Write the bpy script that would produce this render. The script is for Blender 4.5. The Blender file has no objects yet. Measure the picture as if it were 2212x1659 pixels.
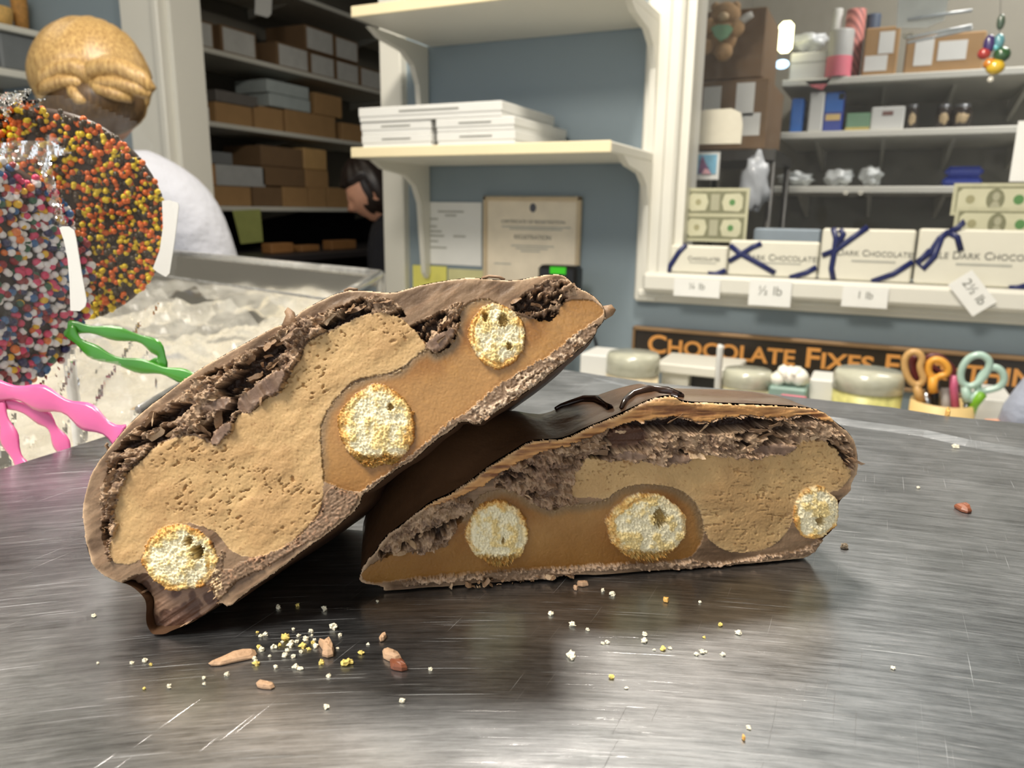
import bpy, math, random
import numpy as np
from mathutils import Vector, Matrix, noise as mnoise
PI = math.pi
scene = bpy.context.scene
COL = scene.collection

# ---------------------------------------------------------------- camera
FPX = 1620.0; CX, CY = 1106.0, 829.5
TOP = 1.25                         # top of the steel tray above the floor
CAM = Vector((0, 0, TOP + 0.058))
YAW = math.radians(25.4); PITCH = math.radians(13.0); ROLL = math.radians(0.77)
HEAD = Vector((-math.sin(YAW), math.cos(YAW), 0))
FW = HEAD * math.cos(PITCH) + Vector((0, 0, -math.sin(PITCH)))
R0 = Vector((math.cos(YAW), math.sin(YAW), 0)); U0 = R0.cross(FW)
RT = R0 * math.cos(ROLL) + U0 * math.sin(ROLL)
UP = -R0 * math.sin(ROLL) + U0 * math.cos(ROLL)
cd = bpy.data.cameras.new('camera'); cam = bpy.data.objects.new('camera', cd); COL.objects.link(cam)
cd.sensor_width = 36; cd.lens = 36 * FPX / 2212.0; cd.clip_start = 0.005; cd.clip_end = 60
M4 = Matrix((RT, UP, -FW)).transposed().to_4x4(); M4.translation = CAM
cam.matrix_world = M4
cd.dof.use_dof = True; cd.dof.focus_distance = 0.122; cd.dof.aperture_fstop = 42
scene.camera = cam

# ---------------------------------------------------------------- world, exposure, front fill and room lights
scene.view_settings.view_transform = 'Standard'; scene.view_settings.look = 'None'
scene.view_settings.gamma = 1; scene.view_settings.use_curve_mapping = False
scene.view_settings.exposure = -0.12
scene.cycles.transparent_max_bounces = 32
w = bpy.data.worlds.new('world'); scene.world = w; w.use_nodes = True
wb = w.node_tree.nodes['Background']; wb.inputs[0].default_value = (0.92, 0.96, 1.0, 1); wb.inputs[1].default_value = 1.1
CEIL_Z = 2.75

def area(name, loc, target, sx, sy, power, col):
    l = bpy.data.lights.new(name, 'AREA'); l.shape = 'RECTANGLE'; l.size = sx; l.size_y = sy; l.energy = power; l.color = col
    o = bpy.data.objects.new(name, l); COL.objects.link(o); o.location = loc
    o.rotation_euler = (Vector(target) - Vector(loc)).to_track_quat('-Z', 'Y').to_euler(); return o
area('front_fill_light', (-0.5, -0.45, 2.68), (-0.2, 0.1, 1.25), 0.6, 0.6, 50, (1, 0.93, 0.82))  # unseen fill added behind the camera to brighten the cut faces
area('ceiling_light_shop', (-0.3, 0.95, 2.70), (-0.4, 1.15, 0.5), 0.28, 0.28, 36, (1, 0.92, 0.80))
area('back_room_light', (-1.2, 3.2, 2.6), (-1.4, 3.2, 0), 0.6, 0.6, 4.5, (1, 0.95, 0.85))
area('pass_room_light', (0.6, 2.45, 2.6), (0.6, 2.9, 0.8), 0.5, 0.5, 22, (1, 0.96, 0.9))

# ---------------------------------------------------------------- projections of photo pixels into the room
def ray(px, py): return FW + RT * ((px - CX) / FPX) - UP * ((py - CY) / FPX)
def P(px, py, d): return CAM + ray(px, py) * d
def PY(px, py, Y): r = ray(px, py); return CAM + r * ((Y - CAM.y) / r.y)
def PX(px, py, X): r = ray(px, py); return CAM + r * ((X - CAM.x) / r.x)
def PZ(px, py, Z): r = ray(px, py); return CAM + r * ((Z - CAM.z) / r.z)

# ---------------------------------------------------------------- materials
def lin(c):
    return tuple(((v / 255) / 12.92 if v / 255 <= 0.04045 else ((v / 255 + 0.055) / 1.055) ** 2.4) for v in c)
_m = {}
def M(name, rgb, rough=0.55, metal=0.0, var=0.08, scale=25, bump=0.0, bscale=200, sss=0.0, coat=0.0, vcol=False, spec=0.5, emit=0):
    if name in _m: return _m[name]
    m = bpy.data.materials.new(name); m.use_nodes = True; nt = m.node_tree; N = nt.nodes; L = nt.links
    b = N['Principled BSDF']; b.inputs['Roughness'].default_value = rough; b.inputs['Metallic'].default_value = metal
    b.inputs['Specular IOR Level'].default_value = spec
    if coat: b.inputs['Coat Weight'].default_value = coat; b.inputs['Coat Roughness'].default_value = 0.15
    tc = N.new('ShaderNodeTexCoord')
    nz = N.new('ShaderNodeTexNoise'); nz.inputs['Scale'].default_value = scale; nz.inputs['Detail'].default_value = 5
    L.new(tc.outputs['Object'], nz.inputs['Vector'])
    mr = N.new('ShaderNodeMapRange'); mr.inputs['From Min'].default_value = 0.25; mr.inputs['From Max'].default_value = 0.75
    mr.inputs['To Min'].default_value = 1 - var; mr.inputs['To Max'].default_value = 1 + var; L.new(nz.outputs['Fac'], mr.inputs['Value'])
    mx = N.new('ShaderNodeVectorMath'); mx.operation = 'SCALE'; L.new(mr.outputs['Result'], mx.inputs['Scale'])
    if vcol:
        at = N.new('ShaderNodeAttribute'); at.attribute_name = 'tone'; L.new(at.outputs['Color'], mx.inputs[0])
    else:
        mx.inputs[0].default_value = lin(rgb)
    L.new(mx.outputs['Vector'], b.inputs['Base Color'])
    if sss:
        b.inputs['Subsurface Weight'].default_value = sss; b.inputs['Subsurface Radius'].default_value = (1, 0.75, 0.45); b.inputs['Subsurface Scale'].default_value = 0.0015
    if bump:
        n2 = N.new('ShaderNodeTexNoise'); n2.inputs['Scale'].default_value = bscale; n2.inputs['Detail'].default_value = 6
        L.new(tc.outputs['Object'], n2.inputs['Vector'])
        bp = N.new('ShaderNodeBump'); bp.inputs['Strength'].default_value = bump; bp.inputs['Distance'].default_value = 0.4 / bscale
        L.new(n2.outputs['Fac'], bp.inputs['Height']); L.new(bp.outputs['Normal'], b.inputs['Normal'])
    if emit:
        b.inputs['Emission Color'].default_value = (*lin(rgb), 1); b.inputs['Emission Strength'].default_value = emit
    _m[name] = m; return m

def film_mat(name, tint=(1, 1, 1), diff=0.10, rough=0.08, dcol=(0.85, 0.85, 0.82), gloss=0.25):
    """clear film: see-through, with a faint milky scatter and sharp glints"""
    if name in _m: return _m[name]
    m = bpy.data.materials.new(name); m.use_nodes = True; nt = m.node_tree; N = nt.nodes; L = nt.links
    N.remove(N['Principled BSDF']); out = N['Material Output']
    tr = N.new('ShaderNodeBsdfTransparent'); tr.inputs[0].default_value = (*tint, 1)
    df = N.new('ShaderNodeBsdfDiffuse'); df.inputs[0].default_value = (*dcol, 1)
    tl = N.new('ShaderNodeBsdfTranslucent'); tl.inputs[0].default_value = (*dcol, 1)
    ad = N.new('ShaderNodeMixShader'); ad.inputs[0].default_value = 0.4; L.new(df.outputs[0], ad.inputs[1]); L.new(tl.outputs[0], ad.inputs[2])
    gl = N.new('ShaderNodeBsdfGlossy'); gl.inputs['Roughness'].default_value = rough; gl.inputs[0].default_value = (1, 1, 1, 1)
    lw = N.new('ShaderNodeLayerWeight'); lw.inputs[0].default_value = gloss
    nz = N.new('ShaderNodeTexNoise'); nz.inputs['Scale'].default_value = 60; tc = N.new('ShaderNodeTexCoord'); L.new(tc.outputs['Object'], nz.inputs['Vector'])
    ml = N.new('ShaderNodeMath'); ml.operation = 'MULTIPLY'; ml.inputs[1].default_value = diff * 2; L.new(nz.outputs['Fac'], ml.inputs[0])
    m1 = N.new('ShaderNodeMixShader'); L.new(ml.outputs[0], m1.inputs[0]); L.new(tr.outputs[0], m1.inputs[1]); L.new(ad.outputs[0], m1.inputs[2])
    m2 = N.new('ShaderNodeMixShader'); L.new(lw.outputs['Fresnel'], m2.inputs[0]); L.new(m1.outputs[0], m2.inputs[1]); L.new(gl.outputs[0], m2.inputs[2])
    L.new(m2.outputs[0], out.inputs[0]); _m[name] = m; return m

def steel_mat():
    m = bpy.data.materials.new('brushed_steel'); m.use_nodes = True; nt = m.node_tree; N = nt.nodes; L = nt.links
    b = N['Principled BSDF']; b.inputs['Metallic'].default_value = 1
    tc = N.new('ShaderNodeTexCoord')
    def nz(vec, sc, det, rg=0.6):
        n = N.new('ShaderNodeTexNoise'); n.inputs['Scale'].default_value = sc; n.inputs['Detail'].default_value = det; n.inputs['Roughness'].default_value = rg
        L.new(vec, n.inputs['Vector']); return n.outputs['Fac']
    def mapr(v, a, bb, c, d):
        r = N.new('ShaderNodeMapRange'); r.inputs[1].default_value = a; r.inputs[2].default_value = bb; r.inputs[3].default_value = c; r.inputs[4].default_value = d
        L.new(v, r.inputs[0]); return r.outputs[0]
    def math_(op, a, c):
        k = N.new('ShaderNodeMath'); k.operation = op
        for i, s in enumerate((a, c)):
            if isinstance(s, (int, float)): k.inputs[i].default_value = s
            else: L.new(s, k.inputs[i])
        return k.outputs[0]
    # circular brushing around a centre far beyond the tray: radius as one coordinate, angle as the other
    ctr = Vector((0.10, 0.02, 0)) 
    ctr = Vector((CAM.x, CAM.y, 0)) - R0 * 0.0 - HEAD * 0.16
    mp = N.new('ShaderNodeVectorMath'); mp.operation = 'SUBTRACT'; L.new(tc.outputs['Object'], mp.inputs[0]); mp.inputs[1].default_value = ctr
    sp = N.new('ShaderNodeSeparateXYZ'); L.new(mp.outputs[0], sp.inputs[0])
    rad = math_('SQRT', math_('ADD', math_('MULTIPLY', sp.outputs[0], sp.outputs[0]), math_('MULTIPLY', sp.outputs[1], sp.outputs[1])), 0)
    ang = math_('ARCTAN2', sp.outputs[1], sp.outputs[0])
    def polar(sr, sa, off=0):
        cb = N.new('ShaderNodeCombineXYZ'); L.new(math_('MULTIPLY', rad, sr), cb.inputs[0]); L.new(math_('MULTIPLY', ang, sa), cb.inputs[1]); cb.inputs[2].default_value = off
        return cb.outputs[0]
    fine = nz(polar(3600, 40), 1, 6, 0.75)
    mid = nz(polar(800, 14, 3), 1, 5, 0.7)
    blot = nz(tc.outputs['Object'], 55, 6, 0.65)
    scr = nz(polar(4200, 12, 7), 1, 2, 0.5); sc1 = mapr(scr, 0.67, 0.74, 0, 1)
    # odd straight scratches in two other directions
    def lines(ang_deg, sx, sy, lo, hi, off):
        mm = N.new('ShaderNodeMapping'); mm.inputs['Rotation'].default_value = (0, 0, math.radians(ang_deg)); mm.inputs['Scale'].default_value = (sx, sy, 1); mm.inputs['Location'].default_value = (off, off, 0)
        L.new(tc.outputs['Object'], mm.inputs['Vector']); return mapr(nz(mm.outputs[0], 1, 1, 0.4), lo, hi, 0, 1)
    s2 = lines(35, 4200, 60, 0.775, 0.82, 3); s3 = lines(-62, 4600, 50, 0.78, 0.82, 9); s4 = lines(12, 4400, 46, 0.765, 0.82, 17)
    sall = math_('MAXIMUM', math_('MAXIMUM', sc1, s2), math_('MAXIMUM', s3, s4))
    val = math_('ADD', mapr(fine, 0.3, 0.7, 0.23, 0.41), mapr(blot, 0.35, 0.7, -0.05, 0.08))
    val = math_('ADD', val, mapr(mid, 0.35, 0.65, -0.07, 0.08)); val = math_('ADD', val, math_('MULTIPLY', sall, 0.35))
    cc = N.new('ShaderNodeCombineColor'); L.new(math_('MULTIPLY', val, 0.97), cc.inputs[0]); L.new(val, cc.inputs[1]); L.new(math_('MULTIPLY', val, 1.05), cc.inputs[2])
    L.new(cc.outputs[0], b.inputs['Base Color'])
    rg = math_('ADD', mapr(fine, 0.3, 0.7, 0.34, 0.50), math_('MULTIPLY', sall, 0.3)); rg = math_('ADD', rg, mapr(blot, 0.4, 0.7, 0, 0.06)); L.new(rg, b.inputs['Roughness'])
    hh = math_('ADD', math_('MULTIPLY', fine, 0.35), math_('ADD', math_('MULTIPLY', mid, 0.3), math_('MULTIPLY', sall, 0.7)))
    bp = N.new('ShaderNodeBump'); bp.inputs['Strength'].default_value = 0.6; bp.inputs['Distance'].default_value = 0.0001; L.new(hh, bp.inputs['Height'])
    wv = nz(tc.outputs['Object'], 22, 2); b2 = N.new('ShaderNodeBump'); b2.inputs['Strength'].default_value = 0.25; b2.inputs['Distance'].default_value = 0.0008
    L.new(wv, b2.inputs['Height']); L.new(bp.outputs[0], b2.inputs['Normal']); L.new(b2.outputs[0], b.inputs['Normal'])
    gl = N.new('ShaderNodeBsdfGlossy'); L.new(cc.outputs[0], gl.inputs[0]); L.new(mapr(mid, 0.3, 0.7, 0.10, 0.20), gl.inputs['Roughness'])
    b3 = N.new('ShaderNodeBump'); b3.inputs['Strength'].default_value = 0.35; b3.inputs['Distance'].default_value = 0.0001; L.new(hh, b3.inputs['Height']); L.new(b3.outputs[0], gl.inputs['Normal'])
    ms = N.new('ShaderNodeMixShader'); ms.inputs[0].default_value = 0.5; L.new(b.outputs[0], ms.inputs[1]); L.new(gl.outputs[0], ms.inputs[2]); L.new(ms.outputs[0], N['Material Output'].inputs[0])
    return m

# ---------------------------------------------------------------- object helpers
def tag(o, label=None, cat=None, group=None, kind=None):
    if label: o['label'] = label
    if cat: o['category'] = cat
    if group: o['group'] = group
    if kind: o['kind'] = kind
    return o
def thing(name, label, cat, loc=(0, 0, 0), group=None):
    o = bpy.data.objects.new(name, None); o.empty_display_size = 0.01; COL.objects.link(o); o.location = loc
    return tag(o, label, cat, group)
def mesh_obj(name, verts, faces, mats, parent=None, smooth=False, midx=None):
    me = bpy.data.meshes.new(name); me.from_pydata([tuple(v) for v in verts], [], faces)
    if not isinstance(mats, (list, tuple)): mats = [mats]
    for m in mats: me.materials.append(m)
    if midx is not None: me.polygons.foreach_set('material_index', midx)
    if smooth: me.polygons.foreach_set('use_smooth', [True] * len(me.polygons))
    me.update(); o = bpy.data.objects.new(name, me); COL.objects.link(o)
    if parent: o.parent = parent; o.matrix_parent_inverse = Matrix.Translation(-Vector(parent.location))
    return o
class MB:
    def __init__(s): s.v = []; s.f = []; s.m = []
    def add(s, v, f, mi=0):
        n = len(s.v); s.v += [Vector(a) for a in v]; s.f += [tuple(i + n for i in q) for q in f]; s.m += [mi] * len(f); return s
    def box(s, a, b, mi=0, rot=0, piv=None):
        x0, y0, z0 = [min(a[i], b[i]) for i in range(3)]; x1, y1, z1 = [max(a[i], b[i]) for i in range(3)]
        v = [Vector(q) for q in ((x0,y0,z0),(x1,y0,z0),(x1,y1,z0),(x0,y1,z0),(x0,y0,z1),(x1,y0,z1),(x1,y1,z1),(x0,y1,z1))]
        if rot:
            p = Vector(piv) if piv else (v[0] + v[6]) / 2; Rm = Matrix.Rotation(rot, 3, 'Z'); v = [Rm @ (q - p) + p for q in v]
        return s.add(v, [(0,3,2,1),(4,5,6,7),(0,1,5,4),(1,2,6,5),(2,3,7,6),(3,0,4,7)], mi)
    def bbox(s, a, b, r, mi=0):
        """box with chamfered edges"""
        a, b = Vector([min(a[i], b[i]) for i in range(3)]), Vector([max(a[i], b[i]) for i in range(3)])
        r = min(r, *[(b[i]-a[i])*0.45 for i in range(3)])
        pts = {}; V = []
        for ax in range(3):
            for sx in (0, 1):
                for sy in (0, 1):
                    for sz in (0, 1):
                        s3 = (sx, sy, sz); q = [(b[i] if s3[i] else a[i]) for i in range(3)]
                        for i in range(3):
                            if i != ax: q[i] += -r if s3[i] else r
                        pts[(ax, s3)] = len(V); V.append(q)
        F = []
        for ax in range(3):
            o1, o2 = [(1, 2), (2, 0), (0, 1)][ax]
            for sd in (0, 1):
                def k(c1, c2):
                    t = [0, 0, 0]; t[ax] = sd; t[o1] = c1; t[o2] = c2; return pts[(ax, tuple(t))]
                q = (k(0,0), k(1,0), k(1,1), k(0,1)); F.append(q if sd else q[::-1])
            for c1 in (0, 1):
                for c2 in (0, 1):
                    def k2(face_ax, along):
                        t = [0, 0, 0]; t[ax] = along; t[o1] = c1; t[o2] = c2; return pts[(face_ax, tuple(t))]
                    F.append((k2(o1, 0), k2(o1, 1), k2(o2, 1), k2(o2, 0)) if c1 == c2 else (k2(o1, 0), k2(o2, 0), k2(o2, 1), k2(o1, 1)))
        for sx in (0, 1):
            for sy in (0, 1):
                for sz in (0, 1):
                    t = (sx, sy, sz); q = (pts[(0, t)], pts[(1, t)], pts[(2, t)]); F.append(q if (sx + sy + sz) % 2 else q[::-1])
        return s.add(V, F, mi)
    def tube(s, pts, rad, n=8, mi=0, cap=True, flat=1.0, flatdir=None):
        pts = [Vector(p) for p in pts]; k = len(pts); rings = []; prev = None
        rr = rad if isinstance(rad, (list, tuple)) else [rad] * k
        for i in range(k):
            t = (pts[min(i+1, k-1)] - pts[max(i-1, 0)]).normalized()
            if flatdir is not None: a = Vector(flatdir)
            else: a = prev if prev else (Vector((0, 0, 1)) if abs(t.z) < 0.9 else Vector((1, 0, 0)))
            a = (a - t * a.dot(t)).normalized(); c = t.cross(a); prev = a
            rings.append([pts[i] + (a * math.cos(2*PI*j/n) * flat + c * math.sin(2*PI*j/n)) * rr[i] for j in range(n)])
        V = [p for r in rings for p in r]; F = [(i*n+j, i*n+(j+1) % n, (i+1)*n+(j+1) % n, (i+1)*n+j) for i in range(k-1) for j in range(n)]
        if cap: F += [tuple(range(n))[::-1], tuple((k-1)*n+j for j in range(n))]
        return s.add(V, F, mi)
    def lathe(s, c, prof, n=32, mi=0, sx=1, sy=1):
        V = [(c[0] + r*math.cos(2*PI*j/n)*sx, c[1] + r*math.sin(2*PI*j/n)*sy, c[2] + z) for r, z in prof for j in range(n)]
        F = [(i*n+j, i*n+(j+1) % n, (i+1)*n+(j+1) % n, (i+1)*n+j) for i in range(len(prof)-1) for j in range(n)]
        return s.add(V, F, mi)
    def prism(s, poly, off, mi=0):
        """closed polygon (3D points) extruded by vector off"""
        n = len(poly); V = [Vector(p) for p in poly] + [Vector(p) + Vector(off) for p in poly]
        F = [tuple(range(n))[::-1], tuple(range(n, 2*n))] + [(i, (i+1) % n, n+(i+1) % n, n+i) for i in range(n)]
        return s.add(V, F, mi)
    def blob(s, c, r, seg=10, rings=6, mi=0, lump=0.0, seed=0, rotz=0):
        V = []; r = Vector(r) if hasattr(r, '__len__') else Vector((r, r, r)); Rm = Matrix.Rotation(rotz, 3, 'Z')
        for i in range(rings + 1):
            for j in range(seg):
                t = PI * i / rings; p = 2 * PI * j / seg
                d = Vector((math.sin(t)*math.cos(p), math.sin(t)*math.sin(p), math.cos(t)))
                k = 1 + (lump * mnoise.noise(d * 2.1 + Vector((seed, seed*1.7, 0))) if lump else 0)
                V.append(Vector(c) + Rm @ Vector((d.x*r.x*k, d.y*r.y*k, d.z*r.z*k)))
        F = [(i*seg+j, (i+1)*seg+j, (i+1)*seg+(j+1) % seg, i*seg+(j+1) % seg) for i in range(rings) for j in range(seg)]
        return s.add(V, F, mi)
    def obj(s, name, mats, parent=None, smooth=False):
        return mesh_obj(name, s.v, s.f, mats, parent, smooth, s.m)
def struct(name, mb, mat, smooth=False):
    o = mb.obj(name, mat, None, smooth); o['kind'] = 'structure'; return o
def text(name, body, size, mat, loc, right, up, parent, ext=0.0004, sc=False, align='CENTER', width=None, bold=0):
    c = bpy.data.curves.new(name, 'FONT'); c.body = body; c.size = size; c.extrude = ext; c.align_x = align; c.align_y = 'CENTER'
    if sc:
        c.small_caps_scale = 0.8
        for i in range(len(body)): c.body_format[i].use_small_caps = True
    c.offset = bold
    c.materials.append(mat); o = bpy.data.objects.new(name, c); COL.objects.link(o)
    r = Vector(right).normalized(); u = Vector(up); u = (u - r * u.dot(r)).normalized(); n = r.cross(u)
    mm = Matrix((r, u, n)).transposed().to_4x4(); mm.translation = Vector(loc)
    if width:
        bpy.context.view_layer.update(); mm = mm @ Matrix.Diagonal((width / max(o.dimensions.x, 1e-5), 1, 1, 1))
    if True:      # turn the lettering into a plain mesh
        bpy.context.view_layer.update(); me = bpy.data.meshes.new_from_object(o.evaluated_get(bpy.context.evaluated_depsgraph_get())); bpy.data.objects.remove(o); bpy.data.curves.remove(c)
        o = bpy.data.objects.new(name, me); COL.objects.link(o)
    if parent: o.parent = parent; o.matrix_parent_inverse = Matrix.Translation(-Vector(parent.location))
    o.matrix_basis = mm
    return o
XR, ZU = Vector((1, 0, 0)), Vector((0, 0, 1))

# ---------------------------------------------------------------- numpy noise
_rng = np.random.RandomState(7); _tab = _rng.rand(512, 512)
def vn(x, y, seed=0):
    x = x + seed * 37.13; y = y + seed * 17.71
    xi = np.floor(x).astype(int); yi = np.floor(y).astype(int); fx = x - xi; fy = y - yi
    fx = fx*fx*fx*(fx*(fx*6-15)+10); fy = fy*fy*fy*(fy*(fy*6-15)+10)
    a = _tab[xi % 512, yi % 512]; b = _tab[(xi+1) % 512, yi % 512]; c = _tab[xi % 512, (yi+1) % 512]; d = _tab[(xi+1) % 512, (yi+1) % 512]
    return (a*(1-fx)+b*fx)*(1-fy) + (c*(1-fx)+d*fx)*fy
def fbm(x, y, o=4, seed=0):
    s = 0; a = 0.5; t = 0
    for i in range(o): s = s + a*vn(x*2**i, y*2**i, seed+i*3); t += a; a *= 0.5
    return s / t
def ridge(x, y, o=3, seed=0):
    s = 0; a = 0.5; t = 0
    for i in range(o): s = s + a*(1-np.abs(2*vn(x*2**i, y*2**i, seed+i*5)-1)); t += a; a *= 0.5
    return s / t
def sst(a, b, x): t = np.clip((x-a)/(b-a), 0, 1); return t*t*(3-2*t)
def inpoly(X, Y, poly):
    r = np.zeros(X.shape, bool); n = len(poly)
    for i in range(n):
        x0, y0 = poly[i]; x1, y1 = poly[(i+1) % n]
        c = ((y0 > Y) != (y1 > Y)); 
        if y1 != y0: r ^= c & (X < (x1-x0)*(Y-y0)/(y1-y0)+x0)
    return r
def pdist(X, Y, poly, closed=True):
    d = np.full(X.shape, 1e9); n = len(poly)
    for i in range(n if closed else n-1):
        x0, y0 = poly[i]; x1, y1 = poly[(i+1) % n]; dx, dy = x1-x0, y1-y0; L2 = dx*dx+dy*dy+1e-9
        t = np.clip(((X-x0)*dx+(Y-y0)*dy)/L2, 0, 1); d = np.minimum(d, (X-x0-t*dx)**2+(Y-y0-t*dy)**2)
    return np.sqrt(d)
def smooth_poly(p, it=1):
    for _ in range(it):
        q = []
        for i in range(len(p)):
            a, b = p[i], p[(i+1) % len(p)]; q += [(a[0]*.75+b[0]*.25, a[1]*.75+b[1]*.25), (a[0]*.25+b[0]*.75, a[1]*.25+b[1]*.75)]
        p = q
    return p
# ================================================================ room
m_blue = M('blue_wall_paint', (130, 144, 152), rough=0.6, var=0.03, scale=6, bump=0.1, bscale=90)
m_white = M('white_trim_paint', (214, 212, 202), rough=0.4, var=0.02, scale=5)
m_cream = M('cream_shelf_edge', (232, 218, 180), rough=0.45, var=0.03, scale=9)
m_ceil = M('ceiling_tile', (226, 220, 204), rough=0.8, var=0.05, scale=30, bump=0.2, bscale=120)
m_gray = M('back_room_wall', (128, 124, 114), rough=0.7, var=0.05, scale=5)
m_floor = M('floor_tile', (120, 112, 100), rough=0.4, var=0.1, scale=3)
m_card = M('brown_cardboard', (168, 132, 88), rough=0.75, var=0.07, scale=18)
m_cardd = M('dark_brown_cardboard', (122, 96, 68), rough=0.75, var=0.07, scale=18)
m_paper = M('white_paper', (228, 228, 224), rough=0.6, var=0.02, scale=30)
m_box = M('white_card_box', (216, 216, 212), rough=0.5, var=0.02, scale=20)
m_ink = M('grey_print', (112, 112, 104), rough=0.6)
m_black = M('black_plastic', (22, 22, 24), rough=0.35)
YW = 1.84
XS = -2.6
def WX(px, Y=YW, py=400): return PY(px, py, Y).x
def WZ(px, py, Y=YW): return PY(px, py, Y).z
door_l, door_r = WX(388, py=200), WX(836, py=300)
cas_l = WX(282, py=100); cas_r = WX(881, py=300)
win_l = WX(1493, py=200); win_z = WZ(1700, 598); win_top = 1.92; win_r = 0.95
fr_l = WX(1398, py=200); sill_bot = WZ(1700, 668)
mb = MB(); D = .10
mb.box((-3.1, YW, 0), (cas_l + .02, YW + D, CEIL_Z)); mb.box((door_r - .01, YW, 0), (win_l, YW + D, CEIL_Z))
mb.box((win_l, YW, 0), (win_r, YW + D, win_z)); mb.box((win_l, YW, win_top), (win_r, YW + D, CEIL_Z)); mb.box((win_r, YW, 0), (1.9, YW + D, CEIL_Z)); mb.box((cas_l, YW, 2.60), (door_r, YW + D, CEIL_Z))
struct('wall_front', mb, m_blue)
struct('wall_left', MB().box((-3.1, -1.6, 0), (-2.97, 4.7, CEIL_Z)), m_gray)
struct('wall_right', MB().box((1.9, -1.6, 0), (2.0, 4.7, CEIL_Z)), m_gray)
struct('wall_back_room', MB().box((-3.1, 4.6, 0), (2.0, 4.7, CEIL_Z)), m_gray)
struct('wall_partition', MB().box((-.62, YW + D, 0), (-.54, 4.6, CEIL_Z)), m_gray)
struct('wall_behind_shelves', MB().box((-.54, 3.3, 0), (1.9, 3.38, CEIL_Z)), M('pass_room_wall', (150, 146, 134), rough=0.7, var=0.05, scale=4))
struct('floor', MB().box((-3.1, -1.6, -.05), (2.0, 4.7, 0)), m_floor)
struct('ceiling', MB().box((-3.1, -1.6, CEIL_Z), (2.0, 4.7, CEIL_Z + .06)), m_ceil)
# door casing and window casing
mb = MB(); mb.bbox((cas_l, YW - .03, 0), (door_l - .035, YW + .01, 2.60), .004); mb.bbox((door_l - .045, YW - .045, 0), (door_l - .02, YW + .01, 2.60), .004); mb.box((door_l - .03, YW - .01, 0), (door_l, YW + D + .01, 2.60))
mb.bbox((door_r, YW - .03, 0), (cas_r, YW + .01, 2.60), .004); mb.box((door_r, YW, 0), (door_r + .03, YW + D, 2.60)); mb.bbox((cas_l, YW - .03, 2.56), (cas_r, YW + .01, 2.66), .004)
struct('trim_1', mb, m_white)
mb = MB(); wl2 = WX(1452, py=200)
mb.bbox((fr_l, YW - .03, sill_bot), (wl2, YW + .005, win_top + .1), .006); mb.bbox((wl2 - .004, YW - .042, win_z - .01), (WX(1478, py=200), YW + .005, win_top + .02), .006); mb.box((WX(1470, py=200), YW - .01, win_z), (win_l + .004, YW + D, win_top))
mb.bbox((fr_l, YW - .03, win_top), (win_r + .1, YW + .01, win_top + .11), .006)
mb.bbox((fr_l + .002, YW - .025, sill_bot), (win_r + .1, YW + .005, win_z - .035), .006); mb.bbox((wl2 - .03, YW - .07, win_z - .045), (win_r, YW + .03, win_z), .008)
mb.bbox((fr_l + .01, YW - .035, sill_bot + .012), (win_r, YW - .01, sill_bot + .03), .004)
struct('trim_2', mb, m_white)
o = struct('window_1', MB().box((win_l, YW + .040, win_z), (win_r, YW + .044, win_top)), film_mat('window_glass', diff=0.012, rough=0.02, gloss=0.12))

# ---------------------------------------------------------------- wall shelves between door and window
SY = 1.50
def wall_shelf(pyl, label, zt=None):
    z = PY(900, pyl, SY).z; x0 = WX(760, SY, pyl); x1 = WX(1322, SY, 300)
    t = thing('wall_shelf', label, 'shelf', ((x0 + x1) / 2, YW, z), 'white wall shelves between the door and the window')
    MB().bbox((x0, SY, z), (x1, YW - .002, z + .022), .003).obj('shelf_board', m_white, t)
    tag(MB().bbox((x0, SY - .004, z), (x1, SY, z + .023), .0015).obj('shelf_edge', m_cream, t), 'cream front edge of the shelf board')
    for xb in (PY(920, 300, YW).x, x1 - .012):
        b = MB()
        prof = [(SY + .08, z), (SY + .12, z - .018), (SY + .22, z - .030), (YW - .075, z - .055), (YW - .050, z - .10), (YW - .030, z - .29), (YW - .016, z - .305), (YW - .004, z - .29), (YW - .004, z)]
        b.prism([(xb - .002, y, zz) for y, zz in prof], (.015, 0, 0))
        b.obj('shelf_bracket', m_white, t)
    return z + .022, x0, x1
zt1, sx0, sx1 = wall_shelf(22, 'upper white wall shelf, empty, above the one holding the stack of white boxes')
zt2, _, _ = wall_shelf(338, 'lower white wall shelf carrying the stack of flat white boxes')
def sbox(name, label, px0, px1, z0, z1, Yf, dep, grp, mat=m_box, cat='box'):
    x0 = WX(px0, Yf, 270); x1 = WX(px1, Yf, 270); t = thing(name, label, cat, ((x0+x1)/2, Yf, z0), grp)
    MB().bbox((x0, Yf, z0), (x1, Yf + dep, z0 + (z1 - z0) * .45), .0015).obj('box_base', mat, t)
    MB().bbox((x0 - .0015, Yf - .0015, z0 + (z1 - z0) * .35), (x1 + .0015, Yf + dep + .0015, z1), .0015).obj('lid', mat, t)
    tag(MB().box((x0 + (x1-x0)*.3, Yf - .0022, z0 + (z1-z0)*.6), (x0 + (x1-x0)*.72, Yf - .0014, z0 + (z1-z0)*.7)).obj('printed_line', m_ink, t), 'faint grey printed line'); return t
h = .0285; g = 'flat white boxes stacked on the lower wall shelf'; Yf = SY + .012
sbox('gift_box', 'flat white box at the bottom left of the stack on the lower shelf', 782, 930, zt2 + .0003, zt2 + h, Yf, .30, g)
sbox('gift_box', 'flat white box at the bottom right of the stack, next to the bare shelf end', 945, 1112, zt2 + .0003, zt2 + h, Yf, .30, g)
sbox('gift_box', 'flat white box in the middle layer at the left of the stack', 781, 930, zt2 + h + .001, zt2 + 2*h, Yf + .004, .28, g)
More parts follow.
